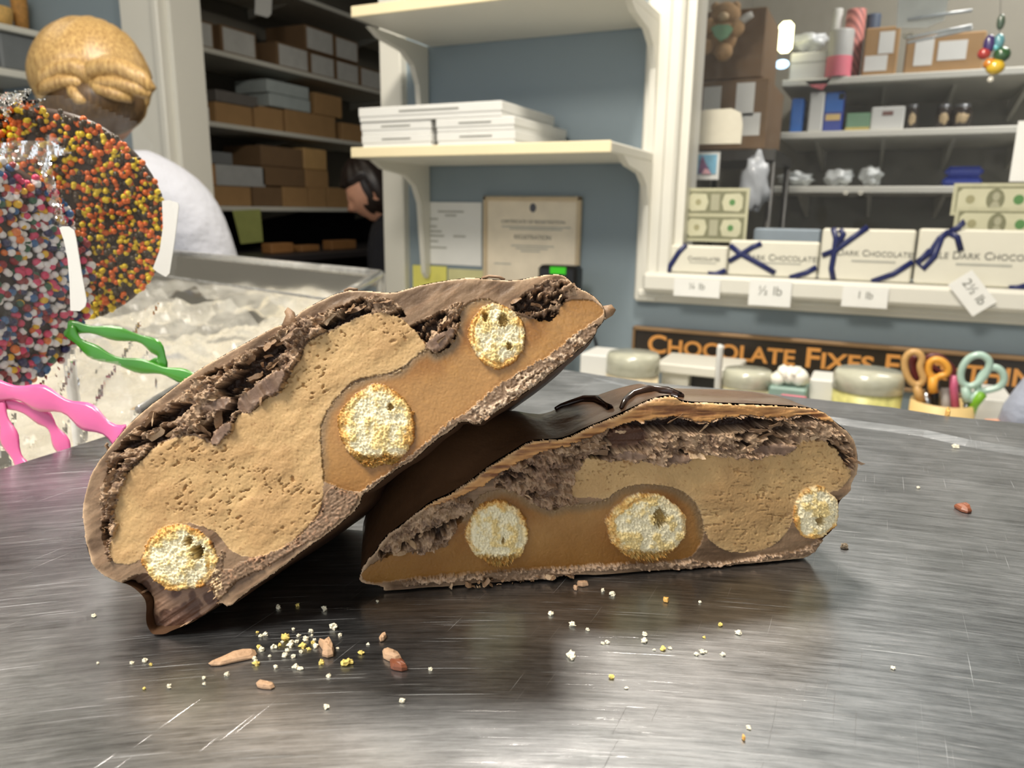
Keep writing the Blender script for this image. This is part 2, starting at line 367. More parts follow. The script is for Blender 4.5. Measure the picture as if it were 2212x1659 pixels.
sbox('gift_box', 'flat white box in the middle layer at the right, jutting past the top box', 943, 1110, zt2 + h + .001, zt2 + 2*h, Yf, .30, g)
sbox('gift_box', 'long flat white box lying across the top of the stack', 777, 1083, zt2 + 2*h + .001, zt2 + 3*h + .004, Yf, .29, g)

# ---------------------------------------------------------------- papers on the blue wall
def wrect(px0, px1, py0, py1, Y, th=.0008, tilt=0):
    pm = (px0+px1)/2; pn = (py0+py1)/2
    return (WX(px0, Y, pn), Y, WZ(pm, py1, Y)), (WX(px1, Y, pn), Y + th, WZ(pm, py0, Y))
t = thing('notice', 'plain white typed sheet taped left of the framed certificate', 'paper', PY(980, 500, YW))
a, b = wrect(908, 1040, 437, 572, YW - .003); MB().box(a, b).obj('sheet', m_paper, t)
W = b[0]-a[0]; Hh = b[2]-a[2]; mb = MB()
for u0, u1, v in [(.30,.72,.84),(.42,.6,.78),(.14,.30,.72),(.14,.28,.6),(.14,.36,.52),(.14,.4,.45),(.14,.3,.36),(.16,.44,.26),(.55,.75,.45)]:
    mb.box((a[0]+u0*W, a[1]-.0008, a[2]+v*Hh), (a[0]+u1*W, a[1]-.0002, a[2]+v*Hh+.0045))
mb.obj('typed_lines', M('faint_print', (168, 168, 158)), t)
t = thing('framed_certificate', 'framed certificate with a dark round seal at the top, on the blue wall', 'certificate', PY(1140, 520, YW))
a, b = wrect(1042, 1252, 424, 620, YW - .014, .013)
mb = MB(); W = b[0]-a[0]; Hh = b[2]-a[2]; fw = .012
for q in (((a[0], a[1], b[2]-fw), b), (a, (b[0], b[1], a[2]+fw)), (a, (a[0]+fw, b[1], b[2])), ((b[0]-fw, a[1], a[2]), b)): mb.bbox(q[0], q[1], .003)
mb.obj('frame', M('pale_wood_frame', (196, 178, 148), rough=.5, var=.1, scale=20), t)
MB().box((a[0]+fw, a[1]+.006, a[2]+fw), (b[0]-fw, a[1]+.008, b[2]-fw)).obj('certificate_sheet', M('cream_paper', (226, 214, 192), rough=.6), t)
cx = a[0] + W*.52; mb = MB()
for i in range(24):
    pass
mb.prism([(cx + .009*math.cos(q*PI/12), a[1]+.005, b[2]-fw-.017 + .0115*math.sin(q*PI/12)) for q in range(24)], (0, .001, 0)); mb.obj('seal', M('dark_seal', (84, 84, 92), rough=.6), t)
cy_ = lambda v: a[2] + Hh*v
for s_, v, sz in (('CERTIFICATE OF REGISTRATION', .72, .0125), ('REGISTRATION', .55, .0155)):
    text('lettering', s_, sz, m_ink, (cx, a[1]+.0055, cy_(v)), XR, ZU, t, .0003)
mb = MB()
for u0, u1, v in [(.2,.9,.66),(.28,.82,.635),(.3,.74,.45),(.35,.68,.42),(.4,.6,.39),(.12,.3,.24)]: mb.box((a[0]+u0*W, a[1]+.0052, cy_(v)), (a[0]+u1*W, a[1]+.0058, cy_(v)+.003))
mb.obj('typed_lines', M('faint_print', (168, 168, 158)), t)
a, b = wrect(892, 965, 574, 640, YW - .004); tag(MB().box(a, b).obj('sticky_note', M('yellow_paper', (222, 216, 112), rough=.7)), 'bright yellow note on the wall beneath the typed sheet', 'note')
a, b = wrect(968, 1048, 582, 640, YW - .003); tag(MB().box(a, b).obj('sticky_note', M('pale_yellow_paper', (206, 202, 150), rough=.7)), 'pale dull yellow note beside the brighter one, under the typed sheet', 'note')
t = thing('card_terminal', 'black gadget with a green lit display in front of the certificate', 'device', PY(1200, 600, YW - .10))
a, b = wrect(1160, 1244, 574, 660, YW - .13, .05); MB().bbox(a, b, .008).obj('housing', m_black, t)
a, b = wrect(1188, 1222, 577, 592, YW - .1315, .002); MB().box(a, b).obj('display', M('green_display', (50, 170, 20), emit=.6), t)
a, b = wrect(1190, 1216, 660, 800, YW - .12, .02); MB().box((a[0], a[1], .8503), b).obj('stand', m_black, t)
t = MB(); t.tube([PY(1268, 690, YW - .01), PY(1285, 735, YW - .01), PY(1300, 800, YW - .012)], .0035, 6); tag(t.obj('cable', m_black, None, True), 'thin dark cable running down the blue wall by the sign', 'cable')

# ---------------------------------------------------------------- sill boxes with navy ribbons, price cards
m_rib = M('navy_ribbon', (28, 36, 84), rough=.35, var=.1)
m_bb = M('cream_white_box', (214, 211, 196), rough=.5, var=.02)
def gift(px0, px1, py0, py1, label, ribbon, txt, Y, sub=True):
    x0 = WX(px0, Y, (py0+py1)/2); x1 = WX(px1, Y, (py0+py1)/2); z1 = WZ((px0+px1)/2, py0, Y); z0 = win_z + .001
    t = thing('chocolate_box', label, 'box', ((x0+x1)/2, Y, z0), 'ribboned white chocolate boxes on the sill')
    MB().bbox((x0, Y, z0), (x1, Y + .034, z1), .004).obj('carton', m_bb, t)
    for pts in ribbon:
        P3 = [PY(px, py, Y - .0016) for px, py in pts]
        for q in P3: q.x = min(max(q.x, x0 - .001), x1 + .05); q.z = max(q.z, z0)
        MB().tube(P3, .0060, 8, flat=.25, flatdir=(0, 1, 0)).obj('ribbon', m_rib, t, True)
    cxm = (x0+x1)/2 + (x1-x0)*.10; zc = z0 + (z1-z0)*.54
    text('lettering', txt, (x1-x0)*.105, m_ink, (cxm, Y - .0008, zc), XR, ZU, t, .0003, sc=True)
    if sub: MB().box((cxm - (x1-x0)*.25, Y - .0007, zc - (z1-z0)*.17), (cxm + (x1-x0)*.22, Y - .0001, zc - (z1-z0)*.13)).obj('small_print', M('faint_print', (168, 168, 158)), t)
    return t
gift(1447, 1570, 531, 600, 'smallest ribboned white box, at the left end of the sill under the left dollar bills', [[(1482,528),(1466,545),(1447,575),(1436,600)], [(1568,584),(1545,594),(1528,606)]], 'Chocolates', 1.802)
gift(1573, 1767, 521, 611, 'white box with navy ribbon crossed in an X, above the half pound card', [[(1577,530),(1600,548),(1640,570),(1674,590)], [(1574,565),(1600,550),(1625,534),(1645,526)], [(1764,577),(1740,590),(1705,606)]], 'Dark Chocolates', 1.800)
gift(1771, 1973, 495, 626, 'tall white box with navy ribbon knotted on its left, above the one pound card', [[(1800,492),(1806,515),(1803,540),(1796,580),(1800,608)], [(1875,490),(1840,515),(1806,540),(1776,552)], [(1972,565),(1930,592),(1882,614)], [(1808,535),(1822,505),(1814,495)]], 'Dark Chocolates', 1.798)
gift(1978, 2236, 496, 640, 'largest ribboned white box with a navy bow, at the right of the sill', [[(1980,568),(2010,545),(2030,515),(2050,500)], [(2034,512),(2018,555),(1995,580),(1982,568),(2010,540)], [(2045,505),(2070,492),(2084,478),(2078,488)], [(2052,503),(2068,512),(2076,542)], [(2236,612),(2200,622),(2178,630)]], 'Dale Dark Chocolates', 1.795)
def card(px0, px1, py0, py1, label, txt, Y, rot=0):
    c = PY((px0+px1)/2, (py0+py1)/2, Y); wd = WX(px1, Y, py0) - WX(px0, Y, py0); hh = WZ(px0, py0, Y) - WZ(px0, py1, Y)
    t = thing('price_card', label, 'card', c, 'weight cards on the window sill'); r = Vector((math.cos(rot), 0, math.sin(rot))); u = Vector((-math.sin(rot), 0, math.cos(rot)))
    MB().prism([c + r*(sx*wd/2) + u*(sz*hh/2) for sx, sz in ((-1,-1),(1,-1),(1,1),(-1,1))], (0, -.0009, 0)).obj('card', m_paper, t)
    text('lettering', txt, hh*.5, m_ink, c + Vector((0, -.0013, 0)) + u * hh * .08, r, u, t, .0002)
card(1455, 1555, 603, 641, 'weight card reading a quarter pound, leftmost on the sill', '\u00bc lb', YW - .073)
card(1617, 1709, 606, 661, 'weight card reading half a pound, under the crossed ribbon box', '\u00bd lb', YW - .074)
card(1818, 1918, 620, 664, 'weight card reading one pound, under the tall box', '1 lb', YW - .073)
card(2050, 2150, 607, 660, 'tilted weight card reading two and a half pounds at the right of the sill', '2\u00bd lb', YW - .076, math.radians(-50))

# ---------------------------------------------------------------- dollar bills taped to the glass
m_bill = M('bill_paper', (180, 178, 150), rough=.7, var=.08, scale=90); m_bg = M('bill_field', (190, 188, 160), rough=.7); m_bd = M('bill_engraving', (120, 120, 94), rough=.7, var=.2, scale=200); m_bgreen = M('bill_green_seal', (84, 128, 76), rough=.7)
def ell(cx, cz, rx, rz, Y, n=24): return [(cx + rx*math.cos(2*PI*i/n), Y, cz + rz*math.sin(2*PI*i/n)) for i in range(n)]
def bill(pc, rot, obverse, label, Y):
    c = PY(*pc, Y); t = thing('dollar_bill', label, 'banknote', c, 'dollar bills taped to the window glass')
    r = Vector((math.cos(rot), 0, math.sin(rot))); u = Vector((-math.sin(rot), 0, math.cos(rot)))
    T = lambda a_, b_, o_=0: c + r*a_ + u*b_ + Vector((0, -o_, 0))
    def pr(poly, o_, nm, m): MB().prism([T(x, z, o_) for x, z in poly], (0, -.0002, 0)).obj(nm, m, t)
    R_ = lambda x0, x1, z0, z1: [(x0, z0), (x1, z0), (x1, z1), (x0, z1)]
    E_ = lambda x, z, rx, rz: [(x + rx*math.cos(2*PI*i/24), z + rz*math.sin(2*PI*i/24)) for i in range(24)]
    pr(R_(-.078, .078, -.033, .033), 0, 'paper', m_bill); pr(R_(-.071, .071, -.026, .026), .0002, 'border', m_bd)
    if obverse:
        pr([(-.068,-.016),(-.062,-.022),(.062,-.022),(.068,-.016),(.068,.014),(.060,.022),(-.060,.022),(-.068,.014)], .0004, 'field', m_bg)
        pr(E_(-.045, 0, .0085, .009), .0006, 'grey_seal', M('bill_grey_seal', (150, 146, 112))); pr(E_(0, 0, .0165, .022), .0006, 'portrait_oval', m_bd)
        pr(E_(.001, .006, .0065, .009), .0008, 'portrait_face', M('portrait_grey', (160, 158, 134))); pr([(-.004,-.004),(.005,-.004),(.012,-.018),(-.010,-.018)], .0008, 'portrait_bust', M('portrait_grey', (160, 158, 134)))
        pr(E_(.041, 0, .0095, .010), .0006, 'green_seal', m_bgreen)
    else:
        for s_ in (-1, 1):
            pr([(s_*.064,-.012),(s_*.056,-.021),(s_*.022,-.019),(s_*.016,0),(s_*.022,.019),(s_*.056,.021),(s_*.064,.012)][::s_], .0004, 'field', m_bg)
            pr(E_(s_*.04, 0, .007, .0075), .0006, 'round_seal', m_bgreen if s_ > 0 else M('bill_grey_seal', (150, 146, 112)))
        pr(R_(-.010, .010, -.019, .019), .0006, 'centre_panel', M('portrait_grey', (160, 158, 134)))
GY = YW + .036
bill((1545, 437), .0, False, 'dollar bill showing two round medallions, upper one at the left of the glass', GY)
bill((1541, 492), .0, False, 'dollar bill with two round medallions, lower one at the left, just above the sill boxes', GY - .0006)
bill((2150, 431), -.0, True, 'portrait dollar bill, upper one at the right edge of the glass', GY)
bill((2153, 484), -.0, True, 'portrait dollar bill partly hidden by the biggest ribboned box', GY + .0004 - .002)
# ---------------------------------------------------------------- on and behind the glass
t = thing('suction_hooks', 'pair of tiny clear suction rings on the window glass', 'hook', PY(1840, 417, GY))
for px in (1827, 1859):
    c = PY(px, 417, GY); MB().tube([c + Vector((.0035*math.cos(q*PI/8), 0, .0035*math.sin(q*PI/8))) for q in range(17)], .0009, 6, cap=False).obj('ring', m_white, t, True)
YB = 2.75
def bshelf(py_at, px, x0px, x1px, label, Y=YB):
    z = WZ(px, py_at, Y); x0 = WX(x0px, Y, py_at); x1 = WX(x1px, Y, py_at)
    t = thing('rack_shelf', label, 'shelf', ((x0+x1)/2, Y, z), 'white shelves seen through the window'); MB().bbox((x0, Y, z - .022), (x1, 3.29, z), .003).obj('shelf_board', m_white, t)
    for k in range(4):
        xb = x0 + (x1-x0)*(k+.5)/4; MB().prism([(xb, 3.29, z-.023), (xb, 3.29, z-.1), (xb, Y+.1, z-.023)], (.012, 0, 0)).obj('shelf_bracket', m_white, t)
    return z
zA = bshelf(158, 1950, 1690, 2330, 'top shelf beyond the window, crowded with cartons and ribbon rolls'); zB = bshelf(278, 1950, 1686, 2330, 'middle shelf beyond the window, with blue cartons and jars'); zC = bshelf(402, 1900, 1640, 2330, 'lowest shelf beyond the window, with crumpled white bags and a blue packet')
def item(name, cat, label, px0, px1, py0, z0, dep, mat, Y=YB + .02, r=.004, parts=(), grp=None):
    x0, x1 = WX(px0, Y, py0 + 30), WX(px1, Y, py0 + 30); z1 = WZ((px0+px1)/2, py0, Y); t = thing(name, label, cat, ((x0+x1)/2, Y, z0), grp)
    MB().bbox((x0, Y, z0 + .0005), (x1, Y + dep, z1), r).obj('body', mat, t)
    for nm, m, u0, u1, v0, v1 in parts:
        MB().box((x0+(x1-x0)*u0, Y - .001, z0+(z1-z0)*v0), (x0+(x1-x0)*u1, Y + .0002, z0+(z1-z0)*v1)).obj(nm, m, t)
    return t
m_blu = M('bright_blue_card', (30, 110, 200), rough=.4); m_dblu = M('deep_blue_card', (30, 60, 160), rough=.4)
item('carton', 'box', 'white lidded tub at the left end of the top shelf beyond the window', 1706, 1785, 112, zA, .16, m_box, parts=[('lid_line', m_ink, 0, 1, .62, .64)])
tub = MB(); c = PY(1743, 100, YB + .1); 
t = thing('plastic_bag', 'crumpled clear bag heaped on the white tub', 'bag', c); MB().blob(c + Vector((0, 0, .012)), (.06, .045, .028), 20, 12, lump=.5, seed=4).obj('bag', M('milky_plastic', (214, 218, 220), rough=.25), t, True)
def roll(px0, px1, py0, z0, mat, label, Y, stripes=None, name='ribbon_roll', cat='roll', lean=0):
    x0, x1 = WX(px0, Y, py0 + 40), WX(px1, Y, py0 + 40); r = (x1-x0)/2; cxx = (x0+x1)/2; z1 = WZ((px0+px1)/2, py0, Y)
    t = thing(name, label, cat, (cxx, Y, z0)); mb = MB(); mb.lathe((cxx, Y, 0), [(0, z0+.001), (r*.96, z0+.001), (r, z0+.006), (r, z1-.006), (r*.96, z1), (0, z1)], 28); mb.obj('roll', mat, t, True)
    if stripes:
        m2, n, a0, a1 = stripes; s = MB()
        for k in range(n):
            zz = z0 + (z1-z0)*(a0 + (a1-a0)*k/n); s.lathe((cxx, Y, 0), [(r, zz), (r*1.03, zz+.004), (r, zz+.008)], 28)
        s.obj('cord_turns', m2, t, True)
    return t
def diag_mat(nm, c1, c2, sc):
    m = M(nm, c1); nt = m.node_tree; wv = nt.nodes.new('ShaderNodeTexWave'); wv.inputs['Scale'].default_value = sc; wv.bands_direction = 'DIAGONAL'
    tc = nt.nodes.new('ShaderNodeTexCoord'); nt.links.new(tc.outputs['Object'], wv.inputs['Vector']); mx = nt.nodes.new('ShaderNodeMix'); mx.data_type = 'RGBA'; mx.inputs['A'].default_value = (*lin(c1), 1); mx.inputs['B'].default_value = (*lin(c2), 1)
    nt.links.new(wv.outputs['Fac'], mx.inputs['Factor']); nt.links.new(mx.outputs['Result'], nt.nodes['Principled BSDF'].inputs['Base Color']); return m
roll(1796, 1818, 20, zA, m_box, 'tall thin white tube standing behind the pink cord', YB + .12, name='tube', cat='tube')
roll(1825, 1868, 22, zA, diag_mat('pink_diagonal_stripes', (232, 150, 140), (150, 90, 88), 22), 'tall roll of pink diagonally striped gift wrap', YB + .12, name='gift_wrap_roll')
roll(1868, 1900, 32, zA, M('slate_wrap', (70, 84, 106), rough=.5), 'tall dark slate blue roll beside the pink striped wrap', YB + .17, name='gift_wrap_roll')
roll(1788, 1843, 66, zA, M('pale_spool', (186, 186, 184), rough=.4), 'spool of pink cord with a bare grey top', YB + .03, (M('pink_cord', (226, 110, 130), rough=.6), 7, .02, .45), name='cord_spool', cat='spool')
net = MB(); net.prism([PY(px, py, YB + .0) for px, py in ((1738,176),(1785,172),(1800,160),(1790,178),(1776,194),(1755,188))], (0, .01, 0)); tag(net.obj('netting', M('red_white_netting', (206, 110, 118), rough=.7, var=.5, scale=160)), 'scrap of red and white netting drooping off the top shelf edge', 'netting')
item('carton', 'box', 'upright brown carton with two white labels on the top shelf beyond the window', 1868, 1943, 58, zA, .14, m_card, parts=[('shipping_label', m_paper, .42, .86, .45, .9), ('shipping_label', m_paper, .06, .72, .1, .42)])
item('carton', 'box', 'wide brown carton with two white labels at the right of the top shelf', 1957, 2128, 72, zA, .16, m_card, parts=[('shipping_label', m_paper, .12, .36, .2, .88), ('shipping_label', m_paper, .42, .78, .3, .8)])
item('carton', 'box', 'small bright blue carton at the left of the middle shelf', 1708, 1736, 212, zB, .1, m_blu)
item('carton', 'box', 'plain white upright carton between the blue ones on the middle shelf', 1748, 1780, 199, zB, .1, m_box, YB + .01)
item('carton', 'box', 'blue carton with a yellow corner and tan band on the middle shelf', 1781, 1823, 198, zB, .1, m_dblu, parts=[('blue_panel', m_blu, .05, .95, .5, .97), ('yellow_corner', M('yellow_print', (216, 206, 90)), .7, .96, .8, .95), ('tan_band', M('tan_print', (226, 196, 130)), .12, .88, .28, .44)])
item('tin', 'tin', 'low green tin on the middle shelf beside the white box with a dark logo', 1826, 1878, 244, zB, .1, M('green_tin', (110, 150, 118), rough=.4), parts=[('gold_base', M('gold_print', (196, 178, 100)), 0, 1, 0, .2)])
item('carton', 'box', 'white square box with a dark oval logo on the middle shelf', 1880, 1953, 230, zB, .1, m_box, parts=[('oval_logo', M('brown_logo', (120, 84, 76)), .34, .66, .62, .8)])
for lab, pa, pb_ in (('narrow dark jar right beside the white logo box', 1958, 1985), ('dark jar of pale sweets, middle one of three', 2022, 2056), ('dark jar of pale sweets furthest from the logo box', 2056, 2100)):
    x0, x1 = WX(pa, YB + .05, 250), WX(pb_, YB + .05, 250); r = (x1-x0)/2; z1 = WZ((pa+pb_)/2, 226, YB + .05); t = thing('sweet_jar', lab, 'jar', ((x0+x1)/2, YB+.05, zB), 'dark jars on the middle shelf beyond the window')
    MB().lathe(((x0+x1)/2, YB+.05, zB), [(0, .001), (r, .001), (r, (z1-zB)*.8), (r*.8, (z1-zB)*.88)], 24).obj('glass', M('dark_glass', (52, 44, 40), rough=.15), t, True)
    MB().lathe(((x0+x1)/2, YB+.05, zB), [(r*.8, (z1-zB)*.88), (r*.8, (z1-zB)), (0, (z1-zB)*1.01)], 24).obj('lid', M('grey_lid', (150, 152, 156), rough=.3, metal=.7), t, True)
    MB().blob(((x0+x1)/2, YB+.05 - r*.72, zB+(z1-zB)*.42), (r*.62, r*.4, (z1-zB)*.32), 14, 10, lump=.3, seed=pa).obj('label_patch', M('pale_sweets', (196, 172, 134), var=.3, scale=200), t, True)
for i, (pa, pb_, py, lab) in enumerate(((1684, 1758, 372, 'flat white wrapped pack at the left end of the lowest shelf'), (1780, 1842, 366, 'crumpled white bag in the middle of the heap on the lowest shelf'), (1858, 1906, 362, 'upright white bag at the right of the heap on the lowest shelf'))):
    Y = YB + .06; x0, x1 = WX(pa, Y, 380), WX(pb_, Y, 380); z1 = WZ((pa+pb_)/2, py, Y); c = ((x0+x1)/2, Y, (zC+z1)/2 + .002)
    tag(MB().blob(c, ((x1-x0)/2, .05, (z1-zC)/2), 26, 16, lump=.5, seed=i*3+1).obj('plastic_bag', M('white_bag', (222, 226, 226), rough=.3), None, True), lab, 'bag', 'white bags on the lowest shelf beyond the window')
Y = YB + .06; x0, x1 = WX(2038, Y, 370), WX(2126, Y, 370); t = thing('blue_packet', 'two royal blue packets strapped together on the lowest shelf beyond the window', 'packet', ((x0+x1)/2, Y, zC))
MB().bbox((x0, Y, zC+.001), (x1, Y+.1, zC+.03), .01).obj('lower_packet', M('royal_blue_film', (34, 60, 160), rough=.25), t); MB().bbox((x0+.006, Y-.004, zC+.031), (x1, Y+.1, zC+.062), .012).obj('upper_packet', M('royal_blue_film', (34, 60, 160), rough=.25), t)
# hanging glass ornament, by the right edge, just inside the window
YO = 2.0; t = thing('hanging_ornament', 'hanging cluster of coloured glass beads at the upper right of the window', 'ornament', PY(2150, 60, YO))
MB().tube([PY(2163, -80, YO), PY(2160, 60, YO), PY(2150, 150, YO), PY(2140, 172, YO)], .0006, 5).obj('cord', m_black, t)
for px, py, rw, rh, cc in ((2137,96,9,15,(50,24,96)), (2158,90,8,12,(90,150,160)), (2152,101,6,6,(120,210,220)), (2126,116,10,9,(176,40,30)), (2164,118,13,12,(30,78,30)), (2150,145,14,12,(232,190,30)), (2138,138,10,9,(214,130,20)), (2162,48,6,12,(60,80,60)), (2140,172,5,5,(220,215,200))):
    k = 2.15 / FPX; MB().blob(PY(px, py, YO), (rw*k, rw*k*.8, rh*k), 12, 8).obj('glass_bead', M('bead_%d_%d_%d' % cc, cc, rough=.08, coat=1), t, True)
# white acrylic box hanging in front of the top shelf
t = thing('hanging_sign_panel', 'blank white hanging panel with clear plastic arms above the cartons', 'panel', PY(1995, 40, 2.3))
MB().prism([PY(px, py, 2.30) for px, py in ((1936,60),(1955,-230),(2090,-230),(2040,44),(2000,60))], (0, .004, 0)).obj('panel', M('milky_panel', (226, 226, 216), rough=.3), t)
for y0, y1 in ((30, 22), (70, 55), (80, 62)): MB().tube([PY(1960, y0+12, 2.29), PY(2100, y1, 2.29)], .004, 8).obj('clear_arm', M('clear_plastic_arm', (206, 212, 214), rough=.1, coat=1), t, True)
MB().tube([PY(1965 + 12*math.cos(q*PI/8), 78 + 5*math.sin(q*PI/8), 2.29) for q in range(17)], .003, 6).obj('metal_ring', M('steel_ring', (180, 176, 160), rough=.2, metal=1), t, True)
# cartons stacked by the left of the pass-through
def stack(px0, px1, pxs, py0, py1, Yf, label, mat, parts=(), name='carton'):
    x0, x1 = WX(px0, Yf, (py0+py1)/2), WX(px1, Yf, (py0+py1)/2); z0, z1 = WZ(px1, py1, Yf), WZ(px1, py0, Yf)
    rr = ray(pxs, (py0+py1)/2); Y2 = x1 / rr.x * rr.y; Y2 = min(max(Y2, Yf + .12), Yf + .6)
    t = thing(name, label, 'box', ((x0+x1)/2, Yf, z0), 'large brown cartons stacked beyond the left of the window'); MB().bbox((x0, Yf, z0), (x1, Y2, z1), .003).obj('carton_body', mat, t)
    for nm, m, u0, u1, v0, v1 in parts: MB().box((x0+(x1-x0)*u0, Yf - .001, z0+(z1-z0)*v0), (x0+(x1-x0)*u1, Yf + .0002, z0+(z1-z0)*v1)).obj(nm, m, t)
    return z0
YK = 2.3
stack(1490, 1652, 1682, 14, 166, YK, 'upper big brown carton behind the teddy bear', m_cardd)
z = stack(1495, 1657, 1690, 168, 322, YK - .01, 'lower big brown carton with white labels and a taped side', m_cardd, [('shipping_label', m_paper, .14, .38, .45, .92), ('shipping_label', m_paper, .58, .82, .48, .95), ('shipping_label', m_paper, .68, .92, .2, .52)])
tb = thing('wire_rack', 'dark wire rack holding up the big brown cartons', 'rack', (WX(1575, YK, 350), YK, 0)); xa, xb = WX(1480, YK, 400), WX(1672, YK, 400)
MB().box((xa, YK - .02, z - .03), (xb, YK + .4, z - .001)).obj('rack_deck', M('dark_rack', (60, 58, 54), rough=.4, metal=.5), tb)
for xx in (xa + .01, xb - .01):
    for yy in (YK, YK + .38): MB().tube([(xx, yy, 0), (xx, yy, z)], .010, 8).obj('post', M('dark_rack', (60, 58, 54)), tb, True)
tr = thing('tray_paper', 'blank cream card leaning in front of the lower brown carton', 'card', PY(1542, 272, 2.12)); MB().prism([PY(px, py, 2.1) for px, py in ((1483,240),(1580,234),(1600,243),(1604,270),(1600,310),(1483,312))], (0, .01, 0)).obj('card', M('cream_card', (222, 216, 196), rough=.6), tr)
Yc = 2.12; pc = thing('picture_card', 'small framed blue and pink picture above the left dollar bills', 'picture', PY(1518, 358, Yc)); a, b = wrect(1482, 1553, 328, 388, Yc); MB().box(a, (b[0], b[1]+.01, b[2])).obj('backing', m_paper, pc); a, b = wrect(1486, 1548, 334, 376, Yc - .002); MB().box(a, b).obj('print', M('sky_print', (120, 176, 204), var=.3, scale=40), pc)
MB().prism([PY(px, py, Yc - .003) for px, py in ((1508,374),(1512,350),(1518,336),(1526,356),(1536,374))], (0, -.0005, 0)).obj('print_figure', M('mauve_print', (120, 84, 120), var=.3, scale=90), pc)
MB().prism([PY(px, py, Yc - .0035) for px, py in ((1516,376),(1522,364),(1530,366),(1536,376))], (0, -.0005, 0)).obj('print_patch', M('pink_print', (220, 170, 180)), pc)
for i, (px, py, rx, rz, lab) in enumerate(((1630, 396, 27, 62, 'long crumpled clear bag hanging from the wire rack'),)):
    k = 2.2/FPX; t = thing('plastic_bag', lab, 'bag', PY(px, py + rz, 2.24)); c = PY(px, py, 2.24); MB().blob(c, (rx*k, .03, (rz-8)*k), 20, 14, lump=.6, seed=i*7+2).obj('bag', M('grey_clear_bag', (170, 174, 180), rough=.2), t, True); MB().tube([c + Vector((0, 0, .8*(rz-8)*k)), Vector((c.x, c.y, PY(px, 326, 2.28).z)), Vector((c.x, 2.30, PY(px, 326, 2.28).z - .004))], .003, 6).obj('hook', M('dark_rack', (60, 58, 54)), t, True)
a, b = wrect(1627, 1770, 494, 540, 1.99, .06); t = thing('vent_machine', 'ribbed grey machine behind the ribboned boxes on the sill', 'machine', ((a[0]+b[0])/2, 2.0, 0)); mb = MB(); mb.bbox(a, b, .004)
for k in range(22): xx = a[0] + (b[0]-a[0])*(k+.5)/22; mb.box((xx-.0012, a[1]-.002, a[2]+.004), (xx+.0012, a[1]+.001, b[2]-.006))
mb.obj('ribbed_hood', M('ribbed_grey', (138, 150, 160), rough=.4), t); MB().box((a[0]+.02, a[1]+.01, 0), (b[0]-.02, b[1], a[2])).obj('machine_stand', M('grey_stand', (90, 92, 94)), t)
a, b = wrect(2190, 2290, 260, 392, GY - .002, .002); tag(MB().box(a, b).obj('paper_sheet', m_paper), 'white sheet on the glass at the right edge above the dollar bills', 'paper')
# teddy bear on the cartons
YT = 2.22; kt = 2.28/FPX; m_bear = M('tan_plush', (178, 142, 100), rough=.9, var=.15, scale=200, bump=.6, bscale=500)
t = thing('teddy_bear', 'small tan teddy bear with a pale green bib against the upper brown carton', 'teddy bear', PY(1560, 128, YT))
for nm, px, py, rx, rz, m in (('body', 1559, 78, 30, 36, m_bear), ('head', 1567, 34, 29, 24, m_bear), ('arm', 1532, 56, 12, 14, m_bear), ('arm', 1593, 60, 13, 16, m_bear), ('foot', 1525, 102, 14, 14, m_bear), ('foot', 1563, 112, 17, 17, m_bear), ('ear', 1546, 16, 9, 9, m_bear), ('ear', 1590, 14, 9, 9, m_bear), ('muzzle', 1563, 36, 10, 8, M('pale_plush', (206, 178, 140)))):
    cc = PY(px, py, YT - (.03 if nm in ('foot', 'muzzle', 'arm') else 0)); MB().blob(cc, (rx*kt, min(rx, 22)*kt, rz*kt), 18, 12).obj(nm, m, t, True)
MB().prism([PY(px, py, YT - .046) for px, py in ((1536,60),(1550,53),(1575,53),(1584,62),(1572,80),(1556,89),(1543,78))], (0, .006, 0)).obj('bib', M('pale_green_felt', (136, 178, 140), rough=.9), t)
MB().tube([PY(1596, 50, YT - .03), PY(1612, 38, YT - .03), PY(1626, 30, YT - .03)], [.010, .011, .008], 8).obj('ribbon_tag', M('pale_felt', (196, 192, 184)), t, True)
# glowing slab added for a lamp's reflection in the glass; oval lamp beneath
t = thing('lamp_reflection', 'small glowing rectangle of reflected lamp light above the right of the brown cartons', 'lamp', PY(1694, 78, 2.7)); a, b = wrect(1680, 1712, 44, 112, 2.7, .03); MB().bbox(a, b, .012).obj('glow_face', M('reflected_glow', (255, 246, 190), emit=6), t)
t = thing('lamp', 'small oval bluish lamp under the glowing rectangle', 'lamp', PY(1689, 139, 2.7)); MB().blob(PY(1689, 139, 2.7), (.022, .012, .014), 16, 10).obj('glow_face', M('blue_glow', (190, 225, 255), emit=3), t, True)

# ---------------------------------------------------------------- sign
YS = YW - .022; sl, sr = WX(1366, YS, 740), WX(2330, YS, 800); zs1 = WZ(1700, 731, YS); zs0 = WZ(1700, 820, YS)
t = thing('wall_sign', 'long black sign with gold lettering Chocolate Fixes Everything on the blue wall', 'sign', ((sl+sr)/2, YS, zs0))
MB().box((sl, YS, zs0), (sr, YS+.02, zs1)).obj('board', M('black_sign_paint', (40, 32, 24), rough=.35), t)
mb = MB(); m_gf = M('bronze_frame', (140, 112, 80), rough=.4, metal=.3)
for q in (((sl, YS-.006, zs1-.008), (sr, YS+.02, zs1+.001)), ((sl, YS-.006, zs0), (sr, YS+.02, zs0+.009)), ((sl, YS-.006, zs0), (sl+.007, YS+.02, zs1))): mb.bbox(q[0], q[1], .002)
mb.obj('frame', m_gf, t); m_gold = M('gold_lettering', (206, 144, 74), rough=.4)
lx0, lx1 = WX(1398, YS, 760), WX(1716, YS, 770)
zt = zs0 + (zs1-zs0)*.56
